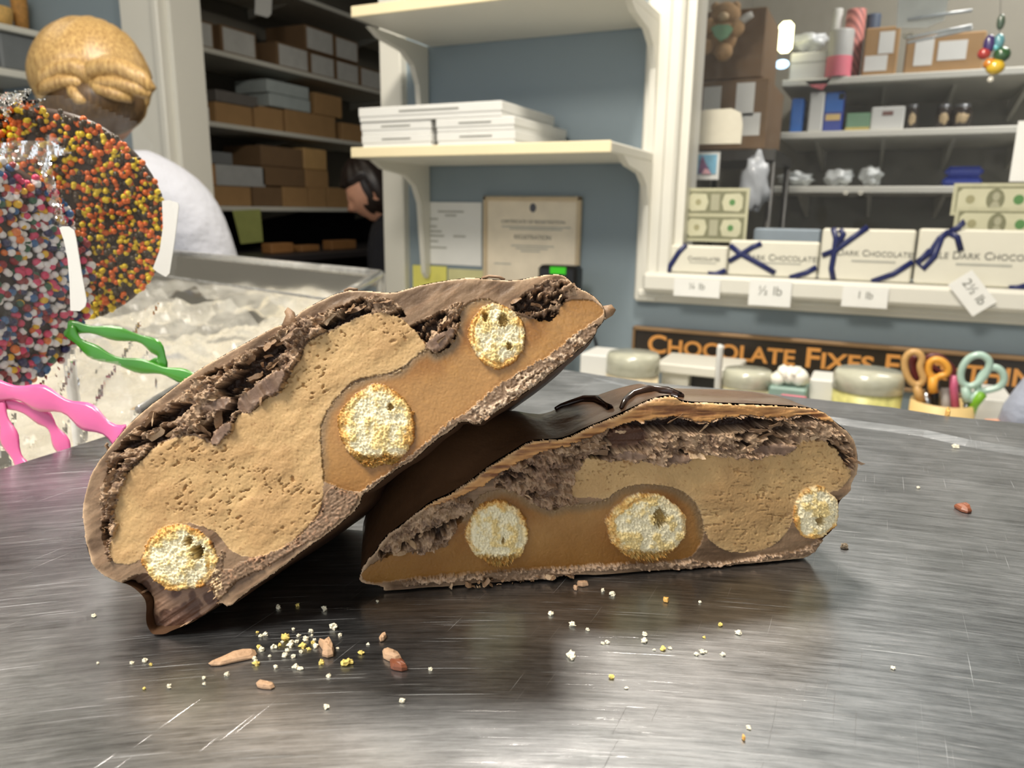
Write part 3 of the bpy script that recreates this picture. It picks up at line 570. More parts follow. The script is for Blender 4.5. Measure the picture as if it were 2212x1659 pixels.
def signword(w_, pa, pb_): 
    xa, xb = WX(pa, YS, 770), WX(pb_, YS, 780)
    o = text('lettering', w_, (zs1-zs0)*.66, m_gold, ((xa+xb)/2, YS - .0006, zt), XR, ZU, t, .0006, sc=True, width=xb-xa, bold=.0012)
signword('Chocolate', 1398, 1716); signword('Fixes', 1740, 1886); signword('Everything', 1914, 2290)

# ---------------------------------------------------------------- back counter and its goods
CZ = .85
ct = thing('back_counter', 'white counter along the blue wall beneath the gold lettered sign', 'counter', (.3, 1.5, 0))
MB().bbox((-1.22, 1.30, CZ - .04), (1.5, YW - .001, CZ), .004).obj('worktop', m_white, ct); MB().box((-1.20, 1.34, 0), (1.48, YW - .002, CZ - .04)).obj('cabinet', m_white, ct)
YI = 1.50
def tubjar(px0, px1, py0, py1, mat, lidmat, label, name='tub', cat='tub', Y=YI, fillh=.7, taper=.9):
    x0, x1 = WX(px0, Y, py0 + 30), WX(px1, Y, py0 + 30); r = (x1-x0)/2; c = ((x0+x1)/2, Y, CZ); z1 = WZ((px0+px1)/2, py0, Y) - CZ
    t = thing(name, label, cat, c); MB().lathe(c, [(0, .0005), (r*taper, .0005), (r*taper, .004), (r*.98, z1*fillh), (r*.9, z1*fillh)], 36).obj('vessel', mat, t, True)
    MB().lathe(c, [(r*.9, z1*fillh), (r, z1*fillh+.001), (r, z1*.95), (r*.92, z1), (0, z1)], 36).obj('lid', lidmat, t, True); return t
m_clr = M('frosted_lid', (184, 184, 166), rough=.25, coat=.6, var=.12, scale=60)
tubjar(1312, 1424, 762, 850, M('cream_contents', (228, 212, 176), rough=.5, var=.15, scale=60), m_clr, 'round tub with frosted clear lid under the C of the sign', fillh=.75)
tubjar(1560, 1668, 798, 860, M('pale_yellow_contents', (214, 206, 168), rough=.3, var=.2, scale=70), m_clr, 'clear tub of cream pieces left of the jar of white lumps', fillh=.8)
tubjar(1797, 1955, 800, 900, M('yellow_green_contents', (192, 188, 118), rough=.4, var=.25, scale=90), m_clr, 'wide clear tub of yellow green sweets in front of the sign', fillh=.8)
t = thing('carton', 'low cream carton by the left end of the back counter', 'box', (WX(1285, YI, 800), YI, CZ)); MB().bbox((WX(1252, YI, 800), YI, CZ+.0005), (WX(1312, YI, 800), YI+.1, WZ(1280, 766, YI)), .003).obj('carton_body', m_box, t)
t = thing('paper_tray', 'white tray with a dark slot behind the thin white wand', 'tray', (WX(1490, YI, 810), YI + .1, CZ))
xa, xb = WX(1415, YI+.1, 800), WX(1590, YI+.1, 810); z1 = WZ(1490, 790, YI+.1); MB().bbox((xa, YI+.1, z1 - .022), (xb, YI+.24, z1), .003).obj('tray_top', m_white, t); MB().bbox((xa+.01, YI+.12, CZ+.0005), (xa+.07, YI+.23, z1-.022), .002).obj('side_block', m_white, t); MB().bbox((xb-.03, YI+.12, CZ+.0005), (xb-.005, YI+.23, z1-.022), .002).obj('side_block', m_white, t); MB().box((xa+.07, YI+.15, CZ+.0005), (xb-.03, YI+.2, z1-.022)).obj('slot', m_black, t)
t = thing('white_wand', 'thin white upright wand standing on the back counter', 'wand', (WX(1552, YI - .04, 800), YI - .04, CZ)); MB().tube([(PY(1549, 860, YI-.04).x, YI-.04, CZ+.001), PY(1556, 752, YI-.04), PY(1559, 746, YI-.04)], .0065, 10).obj('rod', m_box, t, True)
c = (WX(1704, YI, 840), YI, CZ); t = thing('sweet_cup', 'square teal cup heaped with white lumps in front of the sign', 'cup', c); z1 = WZ(1704, 832, YI) - CZ; x0, x1 = WX(1664, YI, 840), WX(1744, YI, 840)
MB().bbox((x0, YI-.03, CZ+.0005), (x1, YI+.05, CZ+z1), .003).obj('cup', M('teal_card', (132, 160, 150), rough=.5), t)
for k, (px, py, r) in enumerate(((1682,818,16),(1706,812,18),(1728,816,17),(1695,806,14),(1718,804,12))): MB().blob(PY(px, py, YI), (r*1.55/FPX, .02, r*1.55/FPX), 12, 8, lump=.4, seed=k).obj('white_lump', M('white_sweet', (238, 236, 224), rough=.4), t, True)
t = thing('carton', 'cream carton standing between the teal cup and the yellow green tub', 'box', (WX(1772, YI, 850), YI, CZ)); MB().bbox((WX(1746, YI+.03, 850), YI+.03, CZ+.0005), (WX(1800, YI+.03, 850), YI+.12, WZ(1772, 820, YI+.03)), .003).obj('carton_body', m_box, t)
t = thing('pink_block', 'small pink block at the foot of the teal cup', 'block', (WX(1700, YI-.1, 870), YI-.1, CZ)); MB().bbox((WX(1680, YI-.1, 870), YI-.1, CZ+.0005), (WX(1740, YI-.1, 870), YI-.06, WZ(1700, 862, YI-.1)), .003).obj('block', M('pink_card', (210, 110, 130)), t)
# pen cup with scissors
x0, x1 = WX(1962, YI, 890), WX(2105, YI, 900); r = (x1-x0)/2; c = ((x0+x1)/2, YI, CZ); z1 = WZ(2035, 866, YI) - CZ
t = thing('scissor_cup', 'wide tan wooden cup holding the scissors', 'cup', c); MB().lathe(c, [(0, .0005), (r, .0005), (r, z1), (r*.93, z1), (r*.93, .01), (0, .01)], 36).obj('cup_wall', M('tan_wood', (226, 196, 136), rough=.5, var=.05), t, True)
def loopring(pts, Y, rad, nm, mat, par, n=8):
    q = smooth_poly(pts, 2); P3 = [PY(x, y, Y) for x, y in q]; P3.append(P3[0]); P3.append(P3[1]); MB().tube(P3, rad, n, cap=False).obj(nm, mat, par, True)
def scissors(label, l1, l2, neck, m1, m2, blade_px, Y, grp='scissors standing in the tan cup'):
    t = thing('scissors', label, 'scissors', PY(*blade_px[0], Y), grp); loopring(l1, Y, .0060, 'handle_loop', m1, t); loopring(l2, Y + .004, .0060, 'handle_loop', m2, t)
    for pts, mm_ in neck: MB().tube([PY(x, y, Y + .002) for x, y in pts], [.008] * len(pts), 8).obj('handle_neck', mm_, t, True)
    MB().tube([PY(x, y, Y + .003) for x, y in blade_px], [.008, .003], 6, flat=.25, flatdir=(0, 1, 0)).obj('blade', M('blade_steel', (150, 152, 156), rough=.2, metal=1), t, True)
m_or = M('orange_yellow_plastic', (226, 160, 60), rough=.4); m_tan = M('tan_plastic', (200, 158, 100), rough=.4); m_grn = M('grey_green_plastic', (172, 200, 188), rough=.3, coat=.5); m_dkr = M('dark_red_plastic', (92, 34, 36), rough=.4)
scissors('scissors with orange and tan kidney shaped handles', [(1953,790),(1956,770),(1970,759),(1985,762),(1993,775),(1987,790),(1990,805),(1996,818),(1988,832),(1972,830),(1960,815)], [(2004,800),(2008,782),(2022,775),(2040,782),(2050,798),(2044,810),(2030,812),(2022,818),(2012,818)], [([(1980,832),(1984,850),(1990,866)], m_tan), ([(2016,815),(2014,835),(2016,848)], m_or)], m_tan, m_or, [(2000, 850), (2010, 905)], YI - .01)
scissors('scissors with large grey green loop handles and a bright green cap', [(2074,815),(2078,792),(2095,770),(2120,765),(2138,778),(2136,796),(2122,820),(2100,836),(2080,832)], [(2110,836),(2118,812),(2140,792),(2160,796),(2171,815),(2164,834),(2142,842),(2118,846)], [([(2085,835),(2088,855),(2090,868)], m_grn), ([(2118,846),(2104,858),(2096,868)], m_grn)], m_grn, m_grn, [(2092, 862), (2080, 905)], YI - .02)
t = thing('marker_pen', 'bright green capped marker leaning by the grey green scissors', 'pen', PY(2110, 862, YI)); MB().tube([PY(2122, 852, YI - .03), PY(2104, 874, YI - .02), PY(2094, 900, YI)], .0075, 10).obj('barrel', M('bright_green_plastic', (120, 176, 40), rough=.35), t, True)
t = thing('marker_pen', 'pink pen standing in the tan cup between the scissors', 'pen', PY(2060, 830, YI)); MB().tube([PY(2062, 812, YI), PY(2060, 835, YI), PY(2066, 900, YI)], .007, 10).obj('barrel', M('pink_plastic', (196, 96, 130), rough=.35), t, True)
t = thing('scissors', 'dark red handled scissors behind the orange ones', 'scissors', PY(2000, 780, YI + .02), 'scissors standing in the tan cup'); loopring([(2000,775),(2012,768),(2030,770),(2052,790),(2062,806),(2050,815),(2020,800)], YI + .03, .006, 'handle_loop', m_dkr, t); loopring([(1970,775),(1985,770),(1995,790),(1990,820),(1975,815)], YI + .02, .007, 'handle_loop', m_dkr, t); MB().tube([PY(2010, 812, YI+.03), PY(2022, 905, YI+.02)], [.014, .006], 8).obj('blade', M('dark_blade', (60, 64, 70), rough=.3, metal=.6), t, True)
t = thing('marker_pen', 'grey capped pen in the tan cup', 'pen', PY(2042, 845, YI)); MB().tube([PY(2042, 838, YI + .01), PY(2044, 905, YI)], .008, 10).obj('barrel', M('grey_plastic', (150, 144, 140), rough=.4), t, True)
t = thing('carton', 'white carton at the right end behind the tan cup', 'box', (WX(2140, YI+.06, 890), YI + .06, CZ)); MB().bbox((WX(2104, YI+.06, 890), YI+.06, CZ+.0005), (WX(2190, YI+.06, 890), YI+.2, WZ(2140, 862, YI+.06)), .003).obj('carton_body', m_box, t)
# sleeve of someone at the right edge
t = thing('person', 'arm of a person in a blue grey sleeve at the far right edge', 'person', PY(2240, 900, 1.12)); Ya = 1.12
mb = MB(); mb.tube([PY(2180, 940, Ya), PY(2212, 912, Ya), PY(2255, 880, Ya+.01), PY(2320, 820, Ya+.03), PY(2380, 640, Ya+.06), PY(2460, 420, Ya+.1)], [.020, .032, .040, .046, .055, .07], 18); mb.obj('sleeve', M('blue_grey_cloth', (150, 156, 172), rough=.9, var=.12, scale=30, bump=.6, bscale=60), t, True)
hp = PY(2150, 935, Ya); mb = MB(); mb.tube([PY(2186, 936, Ya), hp, PY(2130, 965, Ya)], [.019, .022, .016], 12)
for k in range(4): mb.tube([PY(2134 + k*4, 960 + k*6, Ya - .012 + k*.010), PY(2120 + k*3, 985 + k*7, Ya - .012 + k*.010), PY(2116 + k*4, 1006 + k*6, Ya - .012 + k*.010)], [.008, .0075, .006], 8)
mb.tube([PY(2150, 925, Ya - .02), PY(2128, 945, Ya - .03), PY(2118, 960, Ya - .03)], [.009, .009, .007], 8)
mb.obj('hand', M('skin', (206, 152, 124), rough=.5, sss=.1), t, True)
# ================================================================ the two halves of the filled chocolate
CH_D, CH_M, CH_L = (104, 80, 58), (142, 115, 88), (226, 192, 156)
m_choc = M('milk_chocolate_shell', (98, 70, 48), rough=0.33, coat=0.35, var=0.12, scale=120, bump=0.25, bscale=260)
m_cut = M('cut_chocolate', CH_M, rough=0.5, vcol=True, var=0.07, scale=700, bump=0.5, bscale=1500)
m_crum = M('crumbled_chocolate', CH_M, rough=0.55, vcol=True, var=0.16, scale=1200, bump=0.9, bscale=2600)
m_pb = M('peanut_butter', (196, 158, 104), rough=0.6, vcol=True, var=0.06, scale=900, bump=0.5, bscale=2400, sss=0.15)
m_car = M('caramel', (168, 112, 50), rough=0.36, vcol=True, var=0.06, scale=700, bump=0.35, bscale=1800, sss=0.2)
m_pre = M('pretzel_dough', (236, 220, 166), rough=0.75, vcol=True, var=0.08, scale=1500, bump=0.4, bscale=2600)
m_shd = M('chocolate_shaving', (150, 120, 92), rough=0.5, var=0.25, scale=300, bump=0.6, bscale=1500)
m_shl = M('pale_chocolate_shaving', (206, 176, 142), rough=0.6, var=0.2, scale=400, bump=0.7, bscale=1500)

def mix(a, b, t):
    t = np.asarray(t)[..., None] if not np.isscalar(t) else t
    return np.asarray(a, float) * (1 - t) + np.asarray(b, float) * t

class Face:
    def __init__(s, A, hdir, tilt):
        s.A = Vector(A); h = Vector(hdir); h.z = 0; h.normalize(); back = Vector((-h.y, h.x, 0))
        s.back = (back * math.cos(tilt) - Vector((0, 0, 1)) * math.sin(tilt))    # into the piece
        s.n = -s.back                                                            # out of the cut face
        s.h = h
    def at(s, px, py, off=0.0):
        r = ray(px, py); return CAM + r * ((s.A - CAM).dot(s.n) / r.dot(s.n)) + s.n * off
    def grid(s, X, Y, H):
        f, rt, up = (np.array(v) for v in (FW, RT, UP)); n = np.array(s.n); A = np.array(s.A); C = np.array(CAM)
        R = f + rt * ((X - CX) / FPX)[..., None] - up * ((Y - CY) / FPX)[..., None]
        t = ((A - C) @ n) / (R @ n); return C + R * t[..., None] + n * H[..., None]

def build_face(F, outline, regions, axis, root, step, mats, seed):
    """one relief over the whole cut, split into a mesh per layer. regions: (name, kind, polygon or ellipse, options)"""
    xs = [p[0] for p in outline]; ys = [p[1] for p in outline]
    X, Y = np.meshgrid(np.arange(min(xs) - 8, max(xs) + 8, step), np.arange(min(ys) - 8, max(ys) + 8, step))
    ca, sa = math.cos(axis), math.sin(axis)
    U = X * ca + Y * sa; V = -X * sa + Y * ca                      # along and across the piece
    wx = (fbm(X * .09, Y * .09, 3, seed) - .5) * 9; wy = (fbm(X * .09, Y * .09, 3, seed + 5) - .5) * 9
    W2x = (fbm(X * .3, Y * .3, 2, seed + 9) - .5) * 5; W2y = (fbm(X * .3, Y * .3, 2, seed + 11) - .5) * 5
    so = smooth_poly(outline, 1)
    ins = inpoly(X + wx * .35 + W2x * .3, Y + wy * .35 + W2y * .3, so); dout = pdist(X, Y, so)
    lab = np.zeros(X.shape, int)
    # cut shell
    st = ridge(U * .006, V * .07, 3, seed + 2); lo = fbm(U * .012, V * .03, 3, seed + 4); hi = fbm(X * .2, Y * .2, 3, seed + 6)
    H = (st - .5) * .07 + (lo - .5) * .5
    C = mix(mix(CH_D, CH_M, sst(.3, .65, lo + (st - .5) * .08)), (170, 132, 100), sst(.66, .9, st) * .4)
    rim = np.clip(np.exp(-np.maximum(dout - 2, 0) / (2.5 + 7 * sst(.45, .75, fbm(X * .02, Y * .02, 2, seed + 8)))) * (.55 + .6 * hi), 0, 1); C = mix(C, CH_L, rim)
    for k, (name, kind, shp, op) in enumerate(regions, 1):
        if kind == 'pretzel':
            cx, cy, rx, ry, an = shp; c2, s2 = math.cos(an), math.sin(an)
            du = ((X - cx) * c2 + (Y - cy) * s2) / rx; dv = (-(X - cx) * s2 + (Y - cy) * c2) / ry
            th = np.arctan2(dv, du); r = np.hypot(du, dv) * (1 + .16 * (fbm(du * 2.2 + 9, dv * 2.2 + k, 2, seed) - .5)) + (W2x * .012)
            m = ins & (r < 1) if not op.get('over') else (r < 1)
            if op.get('over'): ins = ins | m
            n1 = fbm(X * .055, Y * .055, 4, seed + k); n2 = fbm(X * .42, Y * .42, 2, seed + 20 + k)
            h = .25 + .55 * np.sqrt(np.clip(1 - r * r, 0, 1)) + (n1 - .5) * .9 + (n2 - .5) * .7
            ring = sst(.78, .86, r + (n1 - .5) * .22); h = h - .35 * np.exp(-((r - .83) / .035) ** 2) * sst(.4, .6, vn(th * 1.3 + 5, th * 0, seed + k))
            c = mix((255, 244, 208), (246, 220, 154), sst(.46, .66, n1)); irr = sst(.35, .6, fbm(X * .03, Y * .03, 2, seed + 60 + k)); c = mix(c, (236, 186, 104), ring * (.15 + .7 * irr))
            c = mix(c, (192, 126, 50), sst(.93, 1.0, r + (n2 - .5) * .2) * (.35 + .55 * irr)); c = mix(c, (140, 86, 34), ring * sst(.66, .78, n2) * .6 * irr)
            for hx, hy, hr, hd in op.get('holes', []):
                q = np.hypot((X - hx), (Y - hy) * .7) / hr + (n2 - .5) * .9; e = 1 - sst(.6, 1.1, q); h = h - e * hd; c = mix(c, (150, 120, 62), e * .8)
            if op.get('low'):      # broken crust crumbs along the foot of the pretzel
                e = sst(op['low'], op['low'] + 14, Y + (n1 - .5) * 16); h = h + e * ((n2 - .5) * 2.2 - .2); c = mix(c, mix((236, 206, 130), (178, 124, 52), sst(.4, .65, n2)), e)
        else:
            p = smooth_poly(shp, 1) if kind != 'void' else shp; wk = op.get('warp', 1.0 if kind != 'void' else .5)
            m = inpoly(X + wx * wk + W2x * wk, Y + wy * wk + W2y * wk, p) & ins
            need = m
            d = pdist(X, Y, p)
            if kind == 'pb':
                n1 = fbm(U * .012, V * .02, 3, seed + k); gr = fbm(X * .25, Y * .25, 2, seed + 31)
                cr = ridge(U * .038, V * .13, 2, seed + 33) + .45 * (fbm(X * .16, Y * .16, 2, seed + 35) - .5)
                zone = sst(*op.get('crack', (.45, .6)), fbm(X * .006, Y * .008, 2, seed + 37) + op.get('cb', 0) * sst(*op.get('cy', (0, 1)), (U if op.get('cu') else Y)))
                ck = sst(.86, .98, cr) * zone
                h = .15 + (n1 - .5) * .7 + (gr - .5) * .10 - ck * .42 - .06 * np.exp(-d / 5.0)
                spk = sst(.80, .86, fbm(X * .16, Y * .16, 2, seed + 41))
                c = mix((202, 166, 114), (190, 152, 102), sst(.35, .7, n1)); c = mix(c, (150, 108, 64), spk * .55); c = mix(c, (218, 184, 136), np.exp(-d / 9.0) * .5)
            elif kind == 'caramel':
                n1 = fbm(X * .02, Y * .02, 3, seed + k); n2 = fbm(X * .3, Y * .3, 2, seed + 43)
                h = -.1 + (n1 - .5) * .22 + (n2 - .5) * .08 - .10 * np.exp(-d / 7.0)
                dt = pdist(X, Y, op['halo'], False); hl = (1 - sst(6, 24, dt + (n1 - .5) * 14))
                c = mix((142, 94, 42), (176, 132, 78), sst(.30, .70, fbm(X * .007, Y * .007, 2, seed + 70))); c = mix(c, (186, 138, 74), sst(.6, .8, n1) * .3); c = mix(c, (136, 112, 82), hl * .8); c = mix(c, (150, 104, 42), sst(*op.get('deep', (9e3, 9e4)), Y) * .6)
                fz = np.exp(-dt / 3.0) * sst(.55, .7, n2); h = h + fz * .3; c = mix(c, (214, 188, 148), fz * .7)
            elif kind == 'crumble':
                a2 = op.get('ang', axis); c3, s3 = math.cos(a2), math.sin(a2); u = X * c3 + Y * s3 + wx * 2; v = -X * s3 + Y * c3 + wy * 2
                fr = op.get('fr', .075)
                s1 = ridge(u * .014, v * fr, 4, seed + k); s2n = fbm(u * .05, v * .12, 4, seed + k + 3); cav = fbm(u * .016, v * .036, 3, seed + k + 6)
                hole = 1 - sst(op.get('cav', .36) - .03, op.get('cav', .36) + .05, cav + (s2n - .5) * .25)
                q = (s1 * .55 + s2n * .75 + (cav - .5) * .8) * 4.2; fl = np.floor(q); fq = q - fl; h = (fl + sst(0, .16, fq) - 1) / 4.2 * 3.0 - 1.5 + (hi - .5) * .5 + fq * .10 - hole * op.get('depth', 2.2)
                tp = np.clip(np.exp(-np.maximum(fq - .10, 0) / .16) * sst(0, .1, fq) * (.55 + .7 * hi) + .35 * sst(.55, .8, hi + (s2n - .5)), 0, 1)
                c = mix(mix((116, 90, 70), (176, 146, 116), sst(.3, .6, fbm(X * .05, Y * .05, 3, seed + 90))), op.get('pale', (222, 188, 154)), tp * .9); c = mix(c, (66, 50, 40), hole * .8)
            elif kind == 'void':
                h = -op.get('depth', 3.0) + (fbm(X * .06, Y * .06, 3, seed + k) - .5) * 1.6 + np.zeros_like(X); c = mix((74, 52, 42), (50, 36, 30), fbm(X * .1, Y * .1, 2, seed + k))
                m = m & (lab >= 0)
            elif kind == 'chunk':
                tl = op.get('tilt', 0.0); n1 = ridge(U * .03, V * .02, 2, seed + k)
                h = .7 + (n1 - .5) * .9 + (U - U[m].mean()) * .012 - .2 * np.exp(-d / 2.0) + tl * (Y - np.mean([q[1] for q in p])) * .02; c = mix((104, 80, 66), (138, 112, 92), n1); c = mix(c, (206, 172, 142), np.exp(-d / 3.5) * sst(.4, .6, hi))
            elif kind == 'step':   # a shell surface lying deeper or prouder than the cut
                h = op.get('h', -1.0) + (st - .5) * .5 + (lo - .5) * .4; c = mix((110, 78, 60), (88, 60, 46), lo); c = mix(c, (190, 150, 120), np.exp(-d / 3.0) * sst(.35, .6, hi) * .8)
                c = mix(c, (190, 156, 128), sst(.66, .8, ridge(U * .02, V * .02, 2, seed + 51)) * op.get('scr', 0))
            elif kind == 'streak':
                s1 = ridge(U * .02, V * .16, 3, seed + k); s2n = fbm(X * .2, Y * .2, 3, seed + k)
                pm = sst(.42, .62, fbm(X * .018, Y * .03, 2, seed + 80 + k)); h = .35 + ((s1 - .5) * .8 + (s2n - .5) * 1.3) * (.25 + .75 * pm); c = mix((132, 106, 82), op.get('pale', (218, 192, 164)), sst(.50, .66, s1 * .4 + s2n * .65 + (pm - .5) * .25))
            elif kind == 'glow':   # thin chocolate lip, its backlit glow painted into the colour
                s1 = ridge(U * .01, V * .12, 3, seed + k)
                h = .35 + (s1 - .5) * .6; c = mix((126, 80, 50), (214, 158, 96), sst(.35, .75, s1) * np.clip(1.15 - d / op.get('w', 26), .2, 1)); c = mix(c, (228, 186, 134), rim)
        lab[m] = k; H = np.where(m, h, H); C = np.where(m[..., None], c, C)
    H = H - .30 * np.clip(1 - dout / 4.0, 0, 1) ** 2
    G = F.grid(X, Y, H * 1e-3)
    G[..., 2] = np.maximum(G[..., 2], TOP + .0003)
    C = np.clip(C, 0, 255) / 255; Cl = np.where(C <= .04045, C / 12.92, ((C + .055) / 1.055) ** 2.4)
    q_in = ins[:-1, :-1] & ins[1:, :-1] & ins[:-1, 1:] & ins[1:, 1:]
    ql = lab[:-1, :-1]; nx = X.shape[1]; idx = np.arange(X.size).reshape(X.shape)
    out = {}
    names = ['cut_shell'] + [r[0] for r in regions]; groups = {}
    for k, nm in enumerate(names): groups.setdefault(nm if not nm.startswith('pretzel') else nm + str(k), []).append(k)
    for nm, ks in groups.items():
        sel = q_in & np.isin(ql, ks)
        if not sel.any(): continue
        quads = np.stack([idx[:-1, :-1][sel], idx[1:, :-1][sel], idx[1:, 1:][sel], idx[:-1, 1:][sel]], 1)
        used, inv = np.unique(quads, return_inverse=True); inv = inv.reshape(quads.shape)
        base = nm.rstrip('0123456789') if nm.startswith('pretzel') else nm
        me = bpy.data.meshes.new(base); me.vertices.add(len(used)); me.vertices.foreach_set('co', G.reshape(-1, 3)[used].ravel())
        me.loops.add(quads.size); me.loops.foreach_set('vertex_index', inv.ravel())
        me.polygons.add(len(quads)); me.polygons.foreach_set('loop_start', np.arange(0, quads.size, 4)); me.polygons.foreach_set('loop_total', np.full(len(quads), 4))
        me.update(calc_edges=True); me.polygons.foreach_set('use_smooth', np.ones(len(quads), bool))
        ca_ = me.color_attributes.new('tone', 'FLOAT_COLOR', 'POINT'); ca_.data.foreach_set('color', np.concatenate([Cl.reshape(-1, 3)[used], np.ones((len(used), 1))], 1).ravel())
        me.materials.append(mats[base]); o = bpy.data.objects.new(base, me); COL.objects.link(o); o.parent = root; o.matrix_parent_inverse = Matrix.Translation(-Vector(root.location))
        out[nm] = o
    return out

def build_body(F, outline, root, thick, back, tail, lump, seed, name='chocolate_shell', drop=0.0, mat=None, bulge=None):
    """the uncut coating behind the face: the outline carried backwards and rounded off"""
    pl = smooth_poly(outline, 2); pts = [F.at(x, y, -0.0003) for x, y in pl]; n = len(pts)
    c = sum(pts, Vector()) / n; low = min(p.z for p in pts); mb = MB(); V = []; K = 22
    for k in range(K + 1):
        t = k / K; s = 1.0
        if t > tail: s = math.sqrt(max(0, 1 - ((t - tail) / (1 - tail)) ** 2)) * .45 + .55
        if t > .985: s *= .9
        cc = Vector((c.x, c.y, c.z * .5 + low * .5)) + back * thick * t
        for i, p in enumerate(pts):
            q = (p - c); a = 2 * PI * i / n
            b = mnoise.noise(Vector((math.cos(a) * 2.2, math.sin(a) * 2.2, t * 2.5 + seed))) * lump * min(1, t * 2.5)
            v = cc + (q + (c - Vector((c.x, c.y, c.z * .5 + low * .5)))) * s + q.normalized() * b
            if bulge: v.z += bulge[2] * math.exp(-(((v - F.A).dot(F.h) - bulge[0]) / bulge[1]) ** 2) * math.sin(min(t / .55, 1) * PI / 2) ** 1.5 * min(1, max(0, (v.z - low) / .008))
            v.z = low + (v.z - low) * (1 - drop * t); v.z = max(v.z, TOP + .0004); V.append(v)
    Fc = [(k*n+i, k*n+(i+1) % n, (k+1)*n+(i+1) % n, (k+1)*n+i) for k in range(K) for i in range(n)] + [tuple(K*n+i for i in range(n))]
    return mesh_obj(name, V, Fc, mat or m_choc, root, True)

def shards(F, poly, n, axis, seed, root, lo=10, hi=42, off=(.2, 1.1), name='chocolate_shaving'):
    rnd = random.Random(seed); xs = [p[0] for p in poly]; ys = [p[1] for p in poly]; mb = MB(); c = 0; tries = 0
    while c < n and tries < n * 40:
        tries += 1; x = rnd.uniform(min(xs), max(xs)); y = rnd.uniform(min(ys), max(ys))
        if not inpoly(np.array([x]), np.array([y]), poly)[0]: continue
        c += 1; L = rnd.uniform(lo, hi) * (.45 + .55 * rnd.random()); Wd = rnd.uniform(.18, .42) * L; a = axis + rnd.gauss(0, .45); ca, sa = math.cos(a), math.sin(a)
        o0 = rnd.uniform(*off) * 1e-3; tl = rnd.uniform(-1, 1) * .5e-3; cur = rnd.uniform(-.5, .5) * 1e-3; V = []; K = 5
        for i in range(K + 1):
            u = i / K - .5; wv = Wd * (.7 + .3 * math.cos(u * 2.6)) * (.55 + .8 * rnd.random()); 
            for sgn in (-1, 1):
                xx = x + u * L * ca - sgn * wv * .5 * sa; yy = y + u * L * sa + sgn * wv * .5 * ca
                V.append(F.at(xx, yy, o0 + sgn * tl + cur * (u * u * 4 - .5)))
        th = F.n * 1.3e-4; m = len(V); V += [v - th for v in V]
        Fq = [(2*i, 2*i+1, 2*i+3, 2*i+2) for i in range(K)] + [(m+2*i+2, m+2*i+3, m+2*i+1, m+2*i) for i in range(K)]
        Fq += [(2*i+2, m+2*i+2, m+2*i, 2*i) for i in range(K)] + [(2*i+1, m+2*i+1, m+2*i+3, 2*i+3) for i in range(K)] + [(0, m, m+1, 1), (2*K+1, m+2*K+1, m+2*K, 2*K)]
        for v in V: v.z = max(v.z, TOP + .0002)
        mb.add(V, Fq, 0 if rnd.random() < .82 else 1)
    return mb.obj(name, [m_shd, m_shl], root)

FMATS = {'cut_shell': m_cut, 'peanut_butter_filling': m_pb, 'caramel_layer': m_car, 'crumbled_chocolate': m_crum, 'pretzel_piece': m_pre, 'chocolate_chunk': m_cut}

# ---- left half, leaning up on the right one
aL = math.radians(-33)
A_L = PZ(345, 1379, TOP)
FL = Face(A_L, R0, math.radians(17))
cL = thing('chocolate_half', 'chocolate bar half with peanut butter and caramel, propped up at a slant', 'chocolate bar', A_L, 'two halves of a filled chocolate bar')
OUT_L = [(312,1346),(315,1304),(305,1286),(277,1263),(253,1259),(224,1245),(200,1225),(185,1186),(180,1142),(175,1104),(185,1053),(206,1003),(230,972),(259,935),(298,894),(357,849),(416,805),(475,770),(534,737),(593,705),(611,700),(637,684),(652,669),(696,646),(741,627),(780,626),(820,630),(850,632),(883,622),(915,613),(966,604),(1016,598),(1075,603),(1104,605),(1134,601),(1187,591),(1217,592),(1228,601),(1249,622),(1279,634),(1302,657),(1308,672),(1307,693),(1290,708),(1290,718),(1276,737),(1252,754),(1228,776),(1181,814),(1152,837),(1090,879),(1048,905),(1034,920),(995,908),(980,928),(942,950),(898,992),(850,1018),(800,1060),(782,1068),(776,1095),(740,1128),(699,1160),(652,1192),(593,1239),(534,1278),(493,1316),(475,1300),(440,1330),(400,1352),(368,1363),(339,1380),(324,1369)]
PB_L = [(245,1216),(236,1180),(253,1139),(247,1115),(250,1083),(268,1047),(277,1018),(304,1000),(333,966),(363,950),(401,941),(433,944),(457,962),(475,963),(490,941),(507,920),(513,894),(549,891),(575,858),(602,855),(622,820),(637,790),(655,770),(658,742),(711,716),(770,687),(803,676),(853,678),(880,699),(906,725),(924,752),(898,767),(862,800),(809,811),(768,820),(741,840),(705,885),(690,929),(694,988),(699,1032),(698,1083),(684,1118),(652,1151),(611,1183),(569,1201),(534,1204),(498,1191),(478,1163),(463,1145),(391,1125),(325,1160),(306,1207),(289,1218),(262,1219)]
HAL_L = [(696,1036),(694,988),(690,929),(705,885),(741,840),(800,811),(862,802),(898,767),(924,752),(945,767),(980,737),(989,702),(995,672),(1010,652),(1039,644),(1069,649),(1098,669),(1128,684)]
CA_L = HAL_L + [(1172,693),(1202,684),(1214,657),(1234,646),(1276,646),(1302,663),(1304,681),(1282,695),(1237,727),(1193,764),(1149,792),(1098,819),(1060,848),(1016,887),(957,925),(898,979),(839,1024),(794,1052),(773,1065),(747,1059),(705,1041)]
CR1 = [(226,1060),(239,988),(253,965),(292,929),(327,903),(365,874),(401,849),(434,814),(490,787),(563,749),(605,719),(652,690),(696,678),(745,655),(800,640),(853,650),(870,668),(882,690),(803,672),(770,683),(711,712),(656,737),(652,770),(637,785),(622,815),(602,850),(575,853),(549,886),(513,889),(507,915),(490,936),(475,958),(457,957),(433,939),(401,936),(363,945),(333,961),(304,995),(277,1013),(268,1040)]
